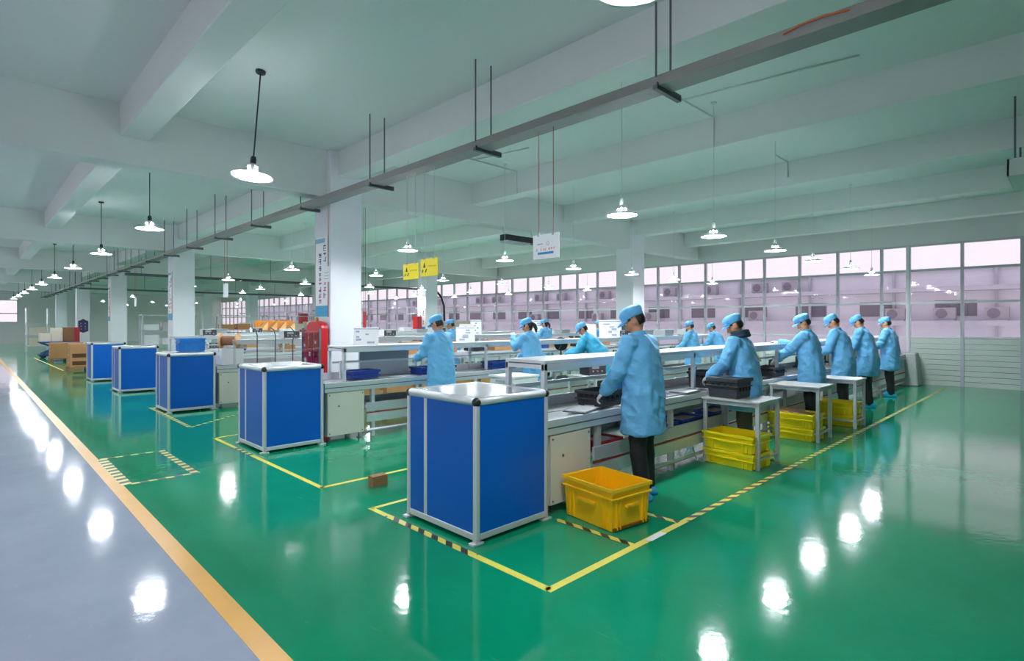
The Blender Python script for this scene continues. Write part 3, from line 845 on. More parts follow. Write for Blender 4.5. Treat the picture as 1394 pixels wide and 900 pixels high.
# cartons and black boxes on the tables between the second and third lines
bt = thing('long_bench', 'long grey bench between the second and third lines', 'bench', (4.9, 9.3, 0))
box('bench_top', (0, 9.6, 0, .6, .90, .95), M_ALU, bt, bevel=.004); box('front_lip', (0, 9.6, -.02, 0, .84, .95), M_ALU, bt)
for k in range(7):
    for yy in (.03, .52): box('leg', (.05 + k * 1.55, .1 + k * 1.55, yy, yy + .05, 0, .9), M_ALU, bt)
BB = [(5.3, M_CARD, .5), (5.95, M_BLACK, .5), (6.6, M_CARD, .5), (7.3, M_CARD, .6), (8.3, M_BLACK, .4), (9.0, M_CARD, .55), (9.7, M_CARD, .5), (10.4, M_BBIN, .4), (11.2, M_CARD, .5), (12.1, M_BLACK, .5), (13, M_CARD, .5)]
for k, (x, m, X) in enumerate(BB):
    nm = {'cardboard': 'brown carton', 'black_plastic': 'black carton', 'blue_bin_plastic': 'navy carton'}[m.name]
    carton('%s, %s from the aisle on the long grey bench' % (nm, ORD[k]), x, 9.6, .952, X, .38, rr.uniform(.22, .28), m, 0, 'cartons on the long bench')
for k, x in enumerate((5.0, 5.75, 6.5, 7.3, 8.2)):
    carton('brown carton, %s from the aisle on the floor under the long bench' % ORD[k], x + .4, 9.62, 0, .6, .4, .42, M_CARD, 0, 'cartons under the long bench')

# ------------------------------------------------------------------ signs, column posters, fire boxes
def glyph_mb(mb, cx, cz, s, r, yy=0.0):
    """one small brush-like character mark on a plane (x, z)"""
    for k in range(5):
        if r.random() < .55:
            z = cz + r.uniform(-.42, .42) * s; a = cx - r.uniform(.25, .45) * s; b = cx + r.uniform(.25, .45) * s
            mb.box(a, b, yy - .001, yy, z - .05 * s, z + .05 * s)
        else:
            x = cx + r.uniform(-.35, .35) * s; a = cz - r.uniform(.2, .45) * s; b = cz + r.uniform(.2, .45) * s
            mb.box(x - .055 * s, x + .055 * s, yy - .001, yy, a, b)
RX = Matrix.Rotation(-PI / 2, 4, 'Z')      # a board drawn facing -y is turned to face -x
def poster(label, x, yc, z0, z1, wd, seed, loc_rz=-PI / 2):
    r = random.Random(seed)
    t = thing('column_poster', label, 'poster', (x, yc, z0), loc_rz)
    H = z1 - z0
    box('sheet', (-wd / 2, wd / 2, 0, .008, 0, H), M_PAPER, t)
    box('wave_picture', (-wd / 2 + .01, wd / 2 - .01, -.001, 0, .01, H * .145), M_WAVE, t)
    box('header_strip', (-wd / 2 + .01, wd * .25, -.001, 0, H * .93, H * .985), mat('poster_head', '#7fb0cc', .6, var=.4, vscale=20), t)
    for nm, m, rng in (('black_characters', M_INKK, [(.25 * wd, H * (.86 - .07 * k)) for k in range(3)] + [(-.12 * wd, H * (.78 - .085 * k)) for k in range(4)]),
                       ('magenta_characters', M_INKR, [(.25 * wd, H * (.42 - .075 * k)) for k in range(3)] + [(-.12 * wd, H * (.44 - .085 * k)) for k in range(4)])):
        mb = MB()
        for cx_, cz_ in rng: glyph_mb(mb, cx_, cz_, .115, r, 0)
        mb.build(nm, m, t)
    bar = MB().box(-wd / 2 - .006, -wd / 2, -.004, .008, 0, H).box(wd / 2, wd / 2 + .006, -.004, .008, 0, H).build('edge_strip', mat('copper_edge', '#a35a3c', .5), t)
poster('tall white poster with dark and magenta characters on the nearest column', 4.31, 8.99, 1.68, 3.04, .46, 1)
nt_ = thing('paper_notice', 'small white notice pinned over the poster on the nearest column', 'notice', (4.298, 8.80, 2.27), -PI / 2)
box('sheet', (-.10, .12, 0, .003, 0, .26), M_PAPER, nt_)
for k in range(3): box('printed_line', (-.07, .08, -.001, 0, .05 + .05 * k, .058 + .05 * k), mat('print_teal', '#6fa3ad', .6), nt_)
poster('pale poster on the second column', 4.31, 18.83, 1.66, 3.1, .40, 5)
poster('pale poster with blue foot on the third column', 4.31, 28.7, 1.66, 3.1, .40, 6)
poster('white poster with blue foot on the second column of the window row', 13.35, 18.85, 1.3, 2.2, .5, 9)
poster('white poster with blue foot on the third column of the window row', 13.35, 28.7, 1.2, 2.3, .5, 10)
MB().tube([(4.313, 8.75, 3.04), (4.31, 8.75, 3.52)], .004, 6).build('poster_cord', M_CORDR)
tag(bpy.data.objects['poster_cord'], 'red cord running up the nearest column above the poster', 'cord')
sh = thing('emblem_sign', 'indigo shield shaped sign on the fourth column', 'sign', (4.60, 38.39, 1.14), 0)
sh.scale = (.78, 1, .76)
MB().prism([(-.28, 0), (0, -.12), (.28, 0), (.28, .75), (.16, .78), (0, .9), (-.16, .78), (-.28, .75)], 0, .02).xform(Matrix.Rotation(PI / 2, 4, 'X')).build('board', M_PURPLE, sh)
mbs = MB(); rs = random.Random(2)
for k in range(6): glyph_mb(mbs, (-.12, .12)[k % 2], .15 + .2 * (k // 2), .12, rs, -.021)
mbs.build('white_marks', M_GREYP, sh)

def hang_board(name, label, yc, wd, z0, z1, m, cord_m, x=4.1, zt=3.51):
    t = thing(name, label, 'sign', (x, yc, z0), -PI / 2)
    H = z1 - z0
    box('board', (-wd / 2, wd / 2, -.006, .006, 0, H), m, t, bevel=.003)
    for q in (-.28, .28): MB().tube([(q * wd, 0, H - .01), (q * wd, 0, zt - z0)], .0035, 6).build('cord', cord_m, t)
    for q in (-.28, .28): box('clip', (q * wd - .012, q * wd + .012, -.009, .009, H - .018, H + .012), M_GREYP, t)
    return t
ws = hang_board('hanging_sign', 'white hanging sign on two red cords above the first line', 3.68, .345, 2.22, 2.465, M_PAPER, M_CORDR)
mb = MB(); r_ = random.Random(4)
for k in range(5): glyph_mb(mb, -.105 + .016 * k, .15, .016, r_, -.0065)
mb.build('small_title', mat('ink_violet', '#6a6790', .6), ws)
mb = MB(); mb.tube([(.03 + .016 * math.cos(a * PI / 8), -.0066, .152 + .02 * math.sin(a * PI / 8)) for a in range(17)], .0018, 6); mb.build('ring_logo', M_INKT, ws)
mb = MB()
glyph_mb(mb, -.115, .092, .026, r_, -.0065)
for k in range(3): glyph_mb(mb, -.06 + .03 * k, .094, .026, r_, -.0065)
for k in range(3): glyph_mb(mb, .05 + .032 * k, .097, .028, r_, -.0065)
mb.build('red_characters', M_INKT, ws)
box('blue_band', (-.105, .105, -.0072, -.006, .045, .068), M_INKB, ws)

def esd_sign(label, yc, wd, z0, z1):
    t = hang_board('esd_sign', label, yc, wd, z0, z1, M_SIGNY, M_CORDW)
    H = z1 - z0; c = -wd * .27; s = H * .5
    MB().prism([(c - .05 * s, H * .78), (c + .05 * s, H * .78), (c + .22 * s, H * .5), (c - .22 * s, H * .5)], .0062, .0075).xform(Matrix.Rotation(PI / 2, 4, 'X')).build('warning_triangle', M_INKK, t)
    MB().prism([(c - .5 * s, H * .22), (c - .3 * s, H * .42), (c - .18 * s, H * .36), (c - .26 * s, H * .24)], .0062, .0075).xform(Matrix.Rotation(PI / 2, 4, 'X')).build('warning_triangle', M_INKK, t)
    MB().prism([(c + .5 * s, H * .40), (c + .36 * s, H * .44), (c + .12 * s, H * .24), (c + .3 * s, H * .22)], .0062, .0075).xform(Matrix.Rotation(PI / 2, 4, 'X')).build('warning_triangle', M_INKK, t)
    mb = MB(); r = random.Random(8)
    for k in range(7): glyph_mb(mb, -wd * .04 + k * wd * .07, H * .56, wd * .06, r, -.0065)
    mb.build('characters', mat('ink_brown', '#8a7420', .6), t)
esd_sign('yellow hanging warning sign with black triangle, nearer the column', 6.02, .345, 2.145, 2.35)
esd_sign('yellow hanging warning sign with black triangle, nearer the camera', 5.625, .355, 2.165, 2.385)
for k, (y, lab) in enumerate(((13.2, 'white hanging card past the nearest column'), (22.4, 'white hanging card past the second column'))):
    hang_board('hanging_sign', lab, y, .30, 2.15, 2.46, M_PAPER, M_CORDR)

fb = thing('fire_hose_cabinet', 'red fire cabinet with arched top standing before the nearest column', 'fire cabinet', (4.16, 8.98, 0), -PI / 2)
arch = [(-.28, 0), (.28, 0), (.28, 1.5)] + [(.28 * math.cos(a), 1.5 + .12 * math.sin(a)) for a in [PI * k / 10 for k in range(1, 10)]] + [(-.28, 1.5)]
MB().prism(arch, -.12, .0).xform(Matrix.Rotation(PI / 2, 4, 'X')).build('body', M_RED, fb, bevel=.008)
d_ = MB().box(-.24, .24, -.012, 0, .75, 1.45).build('door', M_RED, fb, bevel=.004)
box('door_glass', (-.16, .16, -.016, -.012, .82, 1.2), mat('dark_red_glass', '#7a1420', .15), d_)
mb = MB(); r_ = random.Random(12)
for k in range(3): glyph_mb(mb, -.14 + .14 * k, 1.33, .09, r_, -.0125)
mb.build('white_characters', M_PAPER, d_)
MB().lathe([(.03, 0), (.035, .03), (.015, .06)], 12, 0, .06).xform(Matrix.Translation((0, 0, 1.62))).build('brass_knob', mat('brass', '#c89a4a', .35, .7), fb)
ab = thing('red_display_board', 'red and clear display boards in front of the fire cabinet', 'display board', (4.0, 8.72, 0), -PI / 2)
for k, (a, z, hgt) in enumerate(((-.30, .5, .42), (-.10, .72, .72), (.10, .5, .55), (.10, 1.1, .35), (-.30, 1.0, .45))):
    p_ = box('acrylic_panel', (a, a + .19, -.02, -.008, z, z + hgt), M_ACRYL, ab)
    box('red_panel', (a + .02, a + .17, 0, .012, z + .02, z + hgt - .02), M_REDD if k % 2 else M_RED, ab)
    mb = MB(); glyph_mb(mb, a + .1, z + hgt * .5, .07, random.Random(k), -.021); mb.build('white_character', M_PAPER, ab)
for x in (-.33, .29): box('post', (x, x + .03, -.01, .02, 0, 1.5), M_DSTEEL, ab)
def fire_box(label, x, y, z0, z1, X=.3, Y=.25):
    t = thing('fire_box', label, 'fire box', (x, y, z0))
    box('body', (0, X, 0, Y, 0, z1 - z0), M_RED, t, bevel=.01); box('door', (.02, X - .02, -.012, 0, .03, z1 - z0 - .03), M_REDD, t); box('handle', (.04, .06, -.03, -.012, (z1 - z0) * .45, (z1 - z0) * .55), M_WHITE, t)
hang_board('hanging_sign', 'small red hanging sign just right of the nearest column', 9.95, .12, 1.46, 1.82, M_RED, M_CORD, 5.67, ZC)
fire_box('tall dull red fire box beside the second column of the window row', 13.02, 18.7, 0, 1.86, .24, .3)
fire_box('red fire box beside the fourth aisle column', 3.95, 37.0, 0, 1.36, .34, .4)
fire_box('red fire box beside the third column of the window row', 12.6, 28.7, 0, 2.1, .4, .3)

# ------------------------------------------------------------------ pallets, lift, far goods
def pallet(label, x, y, X, Y):
    t = thing('wooden_pallet', label, 'pallet', (x, y, 0), 0, 'wooden pallets')
    for k in range(5):
        yy = k * (Y - .1) / 4
        box('top_plank', (0, X, yy, yy + .1, .11, .13), M_WOOD, t)
    for k in range(3):
        xx = k * (X - .1) / 2
        box('runner', (xx, xx + .1, 0, Y, .02, .11), M_WOOD, t); box('bottom_plank', (xx, xx + .1, 0, Y, 0, .02), M_WOOD, t)
pallet('wooden pallet carrying opened brown cartons next to the fifth cabinet', 2.42, 23.2, 1.1, 1.0)
for k in range(3):
    for j in range(2):
        carton('opened brown carton, %s layer %s side on the near pallet' % (('bottom', 'middle', 'top')[k], ('aisle', 'inner')[j]), 2.70 + .53 * j, 23.7, .132 + .252 * k, .51, .86, .25, M_CARD, 0, 'cartons on the near pallet')
        if k < 2:
            box('dark_opening', (-.2, .2, -.432, -.43, .05, .18), mat('opening_dark', '#5a3822', .8), bpy.data.objects[-1] if False else [o for o in C.objects if o.get('category') == 'carton'][-1])
pallet('wooden pallet under the sealed cartons farther along the aisle', 2.44, 29.2, 1.1, 1.0)
for k in range(2):
    for j in range(2):
        carton('sealed brown carton, %s layer %s side on the far pallet' % (('bottom', 'top')[k], ('aisle', 'inner')[j]), 2.72 + .53 * j, 29.7, .132 + .318 * k, .51, .92, .315, M_CARD, 0, 'cartons on the far pallet')
lf = thing('scissor_lift', 'dark blue scissor lift table behind the pallets', 'lift table', (2.32, 32.4, 0))
box('platform', (0, 1.3, 0, .9, .68, .745), M_LIFT, lf, bevel=.01); box('base', (0, 1.3, 0, .9, .1, .18), M_LIFT, lf)
for yy in (.05, .8):
    MB().tube([(.1, yy, .18), (1.2, yy, .68)], .04).build('scissor_arm', M_LIFT, lf); MB().tube([(1.2, yy, .18), (.1, yy, .68)], .04).build('scissor_arm', M_LIFT, lf)
for x in (.15, 1.15):
    for yy in (.05, .8): MB().lathe([(.1, -.03), (.1, .03)], 14).xform(Matrix.Translation((x, yy, .1)) @ Matrix.Rotation(PI / 2, 4, 'X')).build('wheel', M_BLACK, lf)
for k, (x, z, X, H, m, lab) in enumerate(((2.54, .747, .38, .36, M_CARDW, 'low white carton on the scissor lift'), (2.95, .747, .40, .31, M_CARDW, 'lower white carton in the middle of the scissor lift'), (2.95, 1.06, .40, .30, M_CARDW, 'upper white carton in the middle of the scissor lift'), (3.37, .747, .40, .64, M_CARDD, 'tall brown carton on the inner end of the scissor lift'))):
    carton(lab, x, 32.85, z, X, .7, H, m)
rk = thing('white_frame_rack', 'tall white frame rack at the far end of the aisle', 'rack', (2.35, 40.5, 0))
for x in (0, .9):
    for yy in (0, .6): box('upright', (x, x + .06, yy, yy + .06, 0, 2.4), M_WHITE, rk)
for z in (.3, .9, 1.5): box('shelf', (0, .96, 0, .66, z, z + .04), M_WHITE, rk)
for k, z in enumerate((.342, .942)): carton('pale carton on the %s shelf of the white frame rack' % ('lower', 'middle')[k], 2.83, 40.83, z, .7, .5, .4, M_CARDW)
def far_rack(label, x, y, n, r, X=1.8):
    t = thing('storage_rack', label, 'rack', (x, y, 0))
    for a in (0, X - .05):
        for b in (0, .5): box('upright', (a, a + .05, b, b + .05, 0, 1.9), M_STEEL, t)
    zs = [.2, .75, 1.3, 1.86]
    for z in zs: box('shelf', (0, X, 0, .55, z, z + .03), M_STEEL, t)
    for i, z in enumerate(zs[:3]):
        for k in range(n):
            lab = '%s box from the aisle on the %s shelf of the %s' % (ORD[k], ('low', 'middle', 'upper')[i], label)
            carton(' '.join(lab.split()[:16]), x + (k + .5) * X / n, y + .27, z + .031, X / n * .8, .4, r.uniform(.2, .4), r.choice([M_CARD, M_GREYP, M_BLACK, M_CARDW, M_WHITE]))
r_ = random.Random(21)
far_rack('grey storage rack left of the second column', 4.6, 24.0, 3, r_)
far_rack('grey storage rack behind the fourth line', 7.0, 23.2, 3, r_)
far_rack('grey storage rack near the cross tray', 9.4, 23.6, 3, r_)
om = thing('tray_machine', 'olive machine topped with four orange trays behind the third line', 'machine', (7.55, 20.6, 0))
box('body', (0, 1.3, 0, .9, .1, 1.15), M_OLIVE, om, bevel=.02); box('dark_mouth', (.2, 1.1, -.01, 0, .8, 1.1), M_BLACK, om)
box('upper_deck', (-.08, 1.38, -.1, .9, 1.2, 1.32), M_OLIVE, om); box('plinth', (.1, 1.2, .1, .8, 0, .1), M_DSTEEL, om)
for k in range(3): box('strut', (.1 + .5 * k, .2 + .5 * k, .1, .2, 1.15, 1.2), M_DSTEEL, om)
box('tray_back_rail', (-.05, 1.35, .38, .44, 1.32, 1.68), M_ORANGE, om)
for k in range(4):
    MB().prism([(0, 0), (.24, 0), (.24, .3), (.04, .08)], 0, .36).xform(Matrix.Translation((.04 + k * .33, .0, 1.33)) @ Matrix.Rotation(PI / 2, 4, 'X') @ Matrix.Translation((0, 0, -.36))).build('orange_tray', mat('pale_orange', '#e8b070', .6), om)
tm = thing('tan_enclosure', 'large tan machine enclosure behind the third line', 'machine', (13.0, 15.3, 0))
tm.location = (14.05, 18.35, 0)
box('body', (0, 2.0, 0, .9, .1, 1.67), M_TAN, tm, bevel=.015); box('door', (.06, .98, -.015, 0, .2, 1.6), M_TAN, tm); box('door', (1.02, 1.94, -.015, 0, .2, 1.6), M_TAN, tm); box('plinth', (.05, 1.95, .05, .85, 0, .1), M_DSTEEL, tm)
hs = MB().tube([(13.93, 18.75, 2.9), (14.1, 18.75, 2.86), (14.3, 18.75, 2.66), (14.43, 18.75, 2.3), (14.45, 18.75, 1.67)], .045, 10).build('exhaust_hose', M_BLACK, smooth=True)
tag(hs, 'black flexible exhaust hose curving down to the tan machine', 'hose')
cs = thing('cable_spool', 'plywood cable spool beside the third line', 'spool', (3.62, 11.42, 1.092), R(-35))
carton('plain white box under the plywood cable spool', 3.62, 11.42, .79, .4, .34, .30, M_WHITE)
for x in (-.17, .13): MB().lathe([(.15, 0), (.15, .025)], 24).xform(Matrix.Translation((x, 0, .15)) @ Matrix.Rotation(PI / 2, 4, 'Y')).build('flange', mat('plywood', '#d9a878', .7, var=.1), cs)
MB().lathe([(.09, 0), (.09, .28)], 20).xform(Matrix.Translation((-.14, 0, .15)) @ Matrix.Rotation(PI / 2, 4, 'Y')).build('wound_cable', M_CARDD, cs)
fz = thing('wire_stand', 'thin dark wire stand with two hooks at the end of the third line', 'stand', (4.05, 11.2, .79))
for x in (0, .35): MB().tube([(x, 0, 0), (x, 0, .55), (x - .03, 0, .66), (x - .1, 0, .7)], .012).build('hook_rod', M_DSTEEL, fz)
box('foot_bar', (-.03, .38, -.03, .03, 0, .02), M_DSTEEL, fz)
for k, x in enumerate((4.75, 5.35)):
    t = thing('wire_stand', '%s thin dark work-light stand on the third line' % ORD[k], 'stand', (x, 11.2, .79))
    MB().tube([(0, 0, 0), (0, 0, .45), (.05, 0, .6), (-.06, 0, .72)], .012).build('hook_rod', M_DSTEEL, t); box('foot', (-.06, .06, -.05, .05, 0, .02), M_DSTEEL, t)
pf = thing('partition_panel', 'grey partition panel standing under the second line shelf', 'panel', (4.15, 7.42, .79))
box('sheet', (0, .85, 0, .015, .0, .38), M_GREYP, pf); box('edge', (-.01, 0, -.004, .019, 0, .39), M_ALU, pf)
tri = MB().prism([(0, 0), (.24, 0), (0, .26)], 0, .01).xform(Matrix.Translation((3.76, 7.30, .79)) @ Matrix.Rotation(R(15), 4, 'Z') @ Matrix.Rotation(PI / 2, 4, 'X')).build('bracket_plate', M_WHITE)
tag(tri, 'white triangular plate under the end of the second line shelf', 'bracket')
# machinery crowding the middle of the lines
def fixture(label, x, y, z, r):
    t = thing('assembly_fixture', label, 'fixture', (x, y, z), r.uniform(-.2, .2), 'small fixtures on the lines')
    box('base', (-.16, .16, -.12, .12, 0, .03), M_DSTEEL, t)
    for q in (-.12, -.04, .05, .12): box('rod', (q - .008, q + .008, -.02, .0, .03, r.uniform(.16, .3)), mat('pale_rod', '#cfc2a0', .4, .2), t)
    box('board', (-.14, .14, .03, .05, .03, .2), M_PCB, t); box('clamp', (-.14, .14, -.04, .0, .2, .22), M_ALU, t)
r_ = random.Random(5)
for k, x in enumerate((8.15, 8.9, 9.6, 10.9, 11.6, 12.6, 13.4, 14.6, 15.4)):
    fixture('small rod fixture, %s from the aisle on the far side of the first line' % ORD[k], x, 3.52, .775, r_)
for k, x in enumerate((5.2, 5.9, 6.6, 7.3)):
    test_box('dark board box, %s from the aisle on the lower tray of the second line' % ORD[k], x, 7.2, .377, 0, .45, .3, .12, M_PCB)
for k, x in enumerate((9.9, 10.7, 11.5, 12.3, 13.1)):
    fixture('small rod fixture, %s from the aisle on the second line' % ORD[k], x + .35, 7.05, .79, r_)
hc = thing('hanging_unit', 'open sided box hung on dark rods at the picture edge', 'ceiling unit', (9.45, .05, 3.45))
MB().box(0, 1.2, 0, .02, 0, .22).box(0, 1.2, .53, .55, 0, .22).box(0, .02, 0, .55, 0, .22).box(1.18, 1.2, 0, .55, 0, .22).build('frame', M_CORDW, hc)
box('tray', (.02, 1.18, .02, .53, .0, .02), M_CEIL, hc); box('fan_box', (.2, .8, .08, .45, .02, .16), M_BLACK, hc)
for x in (.1, 1.1):
    for yy in (.06, .48): MB().tube([(x, yy, .2), (x, yy, ZC - 3.45)], .012).build('rod', M_DSTEEL, hc)
vb = thing('vent_box', 'black vent box hung under the cross beam', 'vent', (8.3, 8.6, 3.34))
box('case', (0, 1.1, 0, .2, .04, .17), M_BLACK, vb, bevel=.01); box('lip', (0, .7, -.05, .2, 0, .03), M_GREYP, vb)
for x in (.1, 1.0): MB().tube([(x, .17, .17), (x, .25, .5)], .006).build('hanger', M_GREYP, vb)
gc = thing('draped_machine', 'grey cloth draped machine at the window end of the first line', 'machine', (16.95, 2.75, 0))
MB().loft([[(-.02, -.02, 0), (.52, -.04, 0), (.54, .5, 0), (-.03, .5, 0)], [(.02, .02, .5), (.48, .0, .5), (.5, .46, .5), (.02, .46, .5)], [(.05, .05, .82), (.45, .05, .84), (.45, .42, .83), (.06, .42, .82)]]).build('cloth', mat('drape_grey', '#aab2ae', .8, var=.1, bump=.4, bscale=12), gc, bevel=.03)
wsr = thing('wash_cable', 'pale cable hanging from the first line to the floor', 'cable', (5.7, 2.98, 0))
MB().tube([(-.9, .05, .13), (-.2, .0, .12), (.02, -.02, .22), (.1, -.03, .05), (.25, -.04, .012), (.4, -.03, .012)], .007, 8).build('cable', M_CORDW, wsr, smooth=True)

# ------------------------------------------------------------------ people
def remesh(mb, voxel, iters=3):
    me = mb.mesh('tmp')
    o = bpy.data.objects.new('tmp', me); C.objects.link(o)
    md = o.modifiers.new('r', 'REMESH'); md.mode = 'VOXEL'; md.voxel_size = voxel
    dg = bpy.context.evaluated_depsgraph_get()
    ev = o.evaluated_get(dg)
    out = bpy.data.meshes.new_from_object(ev, depsgraph=dg)
    bpy.data.objects.remove(o); bpy.data.meshes.remove(me)
    n = len(out.vertices)
    co = np.empty(n * 3); out.vertices.foreach_get('co', co); co = co.reshape(-1, 3)
    ed = np.empty(len(out.edges) * 2, dtype=np.int64); out.edges.foreach_get('vertices', ed); ed = ed.reshape(-1, 2)
    a = np.concatenate([ed[:, 0], ed[:, 1]]); b = np.concatenate([ed[:, 1], ed[:, 0]])
    cnt = np.maximum(np.bincount(a, minlength=n), 1)
    for _ in range(iters):
        av = np.stack([np.bincount(a, co[b, k], n) / cnt for k in range(3)], 1)
        co = co * .4 + av * .6
    out.vertices.foreach_set('co', co.ravel())
    out.polygons.foreach_set('use_smooth', np.ones(len(out.polygons), dtype=bool))
    out.update()
    return out, co

def ik(S, T, l1, l2, pole):
    S, T = Vector(S), Vector(T)
    d = T - S; L = min(d.length, (l1 + l2) * .995); u = d.normalized(); T = S + u * L
    a = (l1 * l1 - l2 * l2 + L * L) / (2 * L); h = math.sqrt(max(l1 * l1 - a * a, 0))
    p = Vector(pole); p = (p - u * p.dot(u)).normalized()
    return S + u * a + p * h, T

def glove_mesh(side):
    mb = MB()
    def rr(y, w_, t): return [(w_ * math.copysign(abs(math.cos(a)) ** .6, math.cos(a)), y, t * math.copysign(abs(math.sin(a)) ** .7, math.sin(a))) for a in [2 * PI * k / 14 for k in range(14)]]
    mb.loft([rr(-.05, .033, .027), rr(-.01, .030, .023), rr(.02, .036, .019), rr(.06, .042, .017), rr(.088, .041, .014)][::-1])
    for k, (x, ln) in enumerate(((.031, .070), (.0105, .080), (-.0105, .075), (-.031, .058))):
        x *= side; p = Vector((x, .082, 0)); pts = [p]; a = 0
        for q, (f, da) in enumerate(((.45, 22), (.32, 34), (.23, 26))):
            a += R(da + 3 * k); p = p + Vector((x * .04, math.cos(a), -math.sin(a))) * ln * f; pts.append(p)
        mb.tube(pts, [.0092, .0090, .0085, .0075], 10, True)
    mb.tube([(.024 * side, .012, -.004), (.05 * side, .045, -.016), (.056 * side, .07, -.028), (.05 * side, .09, -.038)], [.014, .012, .0105, .009], 10, True)
    me, _ = remesh(mb, .0038, 2)
    me.materials.append(M_GLOVE)
    return me
GL = {1: glove_mesh(1), -1: glove_mesh(-1)}

def head_mb():
    mb = MB(); n, m = 28, 20; rings = []
    for i in range(m):
        t = PI * (i + .5) / m; z = -math.cos(t); ring = []
        for j in range(n):
            a = 2 * PI * j / n; x = math.sin(t) * math.cos(a); y = math.sin(t) * math.sin(a)
            px, py, pz = .075 * x, .096 * y, .116 * z
            if z < 0: px *= 1 - .30 * (-z) ** 1.6
            if y > 0: py = py * (.90 if z > -.2 else .93)
            if y < 0 and z < -.25: py *= 1 - .45 * min(1, (-z - .25) / .6)
            ring.append((px, py, pz))
        rings.append(ring)
    mb.loft(rings)
    mb.tube([(0, .082, .018), (0, .096, -.008), (0, .106, -.028)], [.008, .010, .0135], 10, True)
    mb.ell((.010, .093, -.032), (.009, .011, .009)); mb.ell((-.010, .093, -.032), (.009, .011, .009))
    mb.tube([(-.036, .070, .028), (0, .080, .026), (.036, .070, .028)], [.011, .012, .011], 10, True)
    mb.ell((0, .068, -.094), (.026, .022, .020))
    mb.ell((0, .082, -.056), (.024, .014, .008)); mb.ell((0, .080, -.068), (.020, .014, .008))
    for s in (-1, 1):
        mb.ell((s * .046, .052, -.025), (.022, .024, .03))
        mb.ell((s * .077, -.008, -.006), (.011, .021, .034)); mb.ell((s * .072, .0, -.02), (.012, .015, .02))
    return mb
def cap_mesh():
    n = 36; rings = []
    for rx, ry, z, dy in ((.0775, .098, .028, 0), (.083, .104, .030, 0), (.085, .106, .052, 0), (.089, .111, .066, -.004), (.091, .114, .080, -.006), (.088, .110, .098, -.008), (.076, .096, .116, -.009), (.055, .071, .130, -.008), (.030, .04, .137, -.006), (.010, .013, .139, -.004)):
        ring = []
        for j in range(n):
            a = 2 * PI * j / n; q = 1 + (.022 * math.sin(a * 9 + z * 60) if .06 < z < .13 else 0)
            ring.append((rx * q * math.cos(a), dy + ry * q * math.sin(a), z + .010 * math.sin(a) * (1 if z < .06 else .4)))
        rings.append(ring)
    me = MB().loft(rings).mesh('cap'); me.materials.append(M_CAP)
    for p in me.polygons: p.use_smooth = True
    return me
def brim_mesh():
    mb = MB(); rings = []; n = 13
    for k in range(n):
        a = PI / 2 + R(66) * (2 * k / (n - 1) - 1); c = math.cos(R(66) * (2 * k / (n - 1) - 1) * 1.36)
        ext = .062 * max(c, .02) ** .6
        def P(r_, dz): return (math.cos(a) * (.084 + r_), math.sin(a) * (.105 + r_), .036 + .008 * math.sin(a) + dz - .30 * r_ - .012 * abs(math.cos(a)))
        rings.append([P(-.004, 0), P(ext * .5, .004), P(ext, 0), P(ext, -.004), P(ext * .5, 0), P(-.004, -.005)])
    me = mb.loft(rings).mesh('brim'); me.materials.append(M_CAP)
    for p in me.polygons: p.use_smooth = True
    return me
def hair_mesh(long_hair=False):
    n, m = 40, 26; v = []; f = []
    for i in range(m + 1):
        t = PI * i / m
        for j in range(n):
            a = 2 * PI * j / n; x = math.sin(t) * math.cos(a); y = math.sin(t) * math.sin(a); z = -math.cos(t)
            k = 1.07; px, py, pz = .075 * x * k, .096 * y * k, .116 * z * k
            if y < 0 and z < -.25: py *= 1 - .30 * min(1, (-z - .25) / .6)
            v.append((px, py, pz))
    for i in range(m):
        for j in range(n):
            q = (i * n + j, i * n + (j + 1) % n, (i + 1) * n + (j + 1) % n, (i + 1) * n + j)
            c = [sum(v[p][d] for p in q) / 4 for d in range(3)]
            low = -.060 if c[1] < -.03 else (.0 if c[1] < .02 else .012)
            if long_hair: low = -.12 if c[1] < -.0 else .0
            if c[2] > low and c[1] < .045 and c[2] < .09 and not (abs(c[0]) > .06 and -.032 < c[1] < .02 and c[2] < .03): f.append(q)
    me = bpy.data.meshes.new('hair'); me.from_pydata(v, [], f); me.update()
    bm = bmesh.new(); bm.from_mesh(me)
    bmesh.ops.delete(bm, geom=[x for x in bm.verts if not x.link_faces], context='VERTS')
    bmesh.ops.remove_doubles(bm, verts=bm.verts, dist=1e-5)
    bm.to_mesh(me); bm.free()
    for p in me.polygons: p.use_smooth = True
    me.materials.append(M_HAIR)
    return me
HEAD = head_mb(); CAP = cap_mesh(); BRIM = brim_mesh(); HAIR = hair_mesh(); HAIRL = hair_mesh(True)
EYE = MB().ell((0, 0, 0), (.0115, .0115, .0085), 12, 8).mesh('eye'); EYE.materials.append(M_EYEW)
IRIS = MB().ell((0, .0085, 0), (.0048, .0042, .0048), 10, 6).mesh('iris'); IRIS.materials.append(M_IRIS)
BROW = MB().tube([(-.016, 0, 0), (0, .004, .004), (.016, -.004, .001)], [.0025, .0035, .002], 8, True).mesh('eyebrow'); BROW.materials.append(M_HAIR)

def sring(c, rx, ry, tilt=0, n=26, e=.85):
    c = Vector(c); out = []
    for k in range(n):
        a = 2 * PI * k / n
        x = rx * math.copysign(abs(math.cos(a)) ** e, math.cos(a)); y = ry * math.copysign(abs(math.sin(a)) ** e, math.sin(a))
        out.append((c.x + x, c.y + y * math.cos(tilt), c.z - y * math.sin(tilt)))
    return out

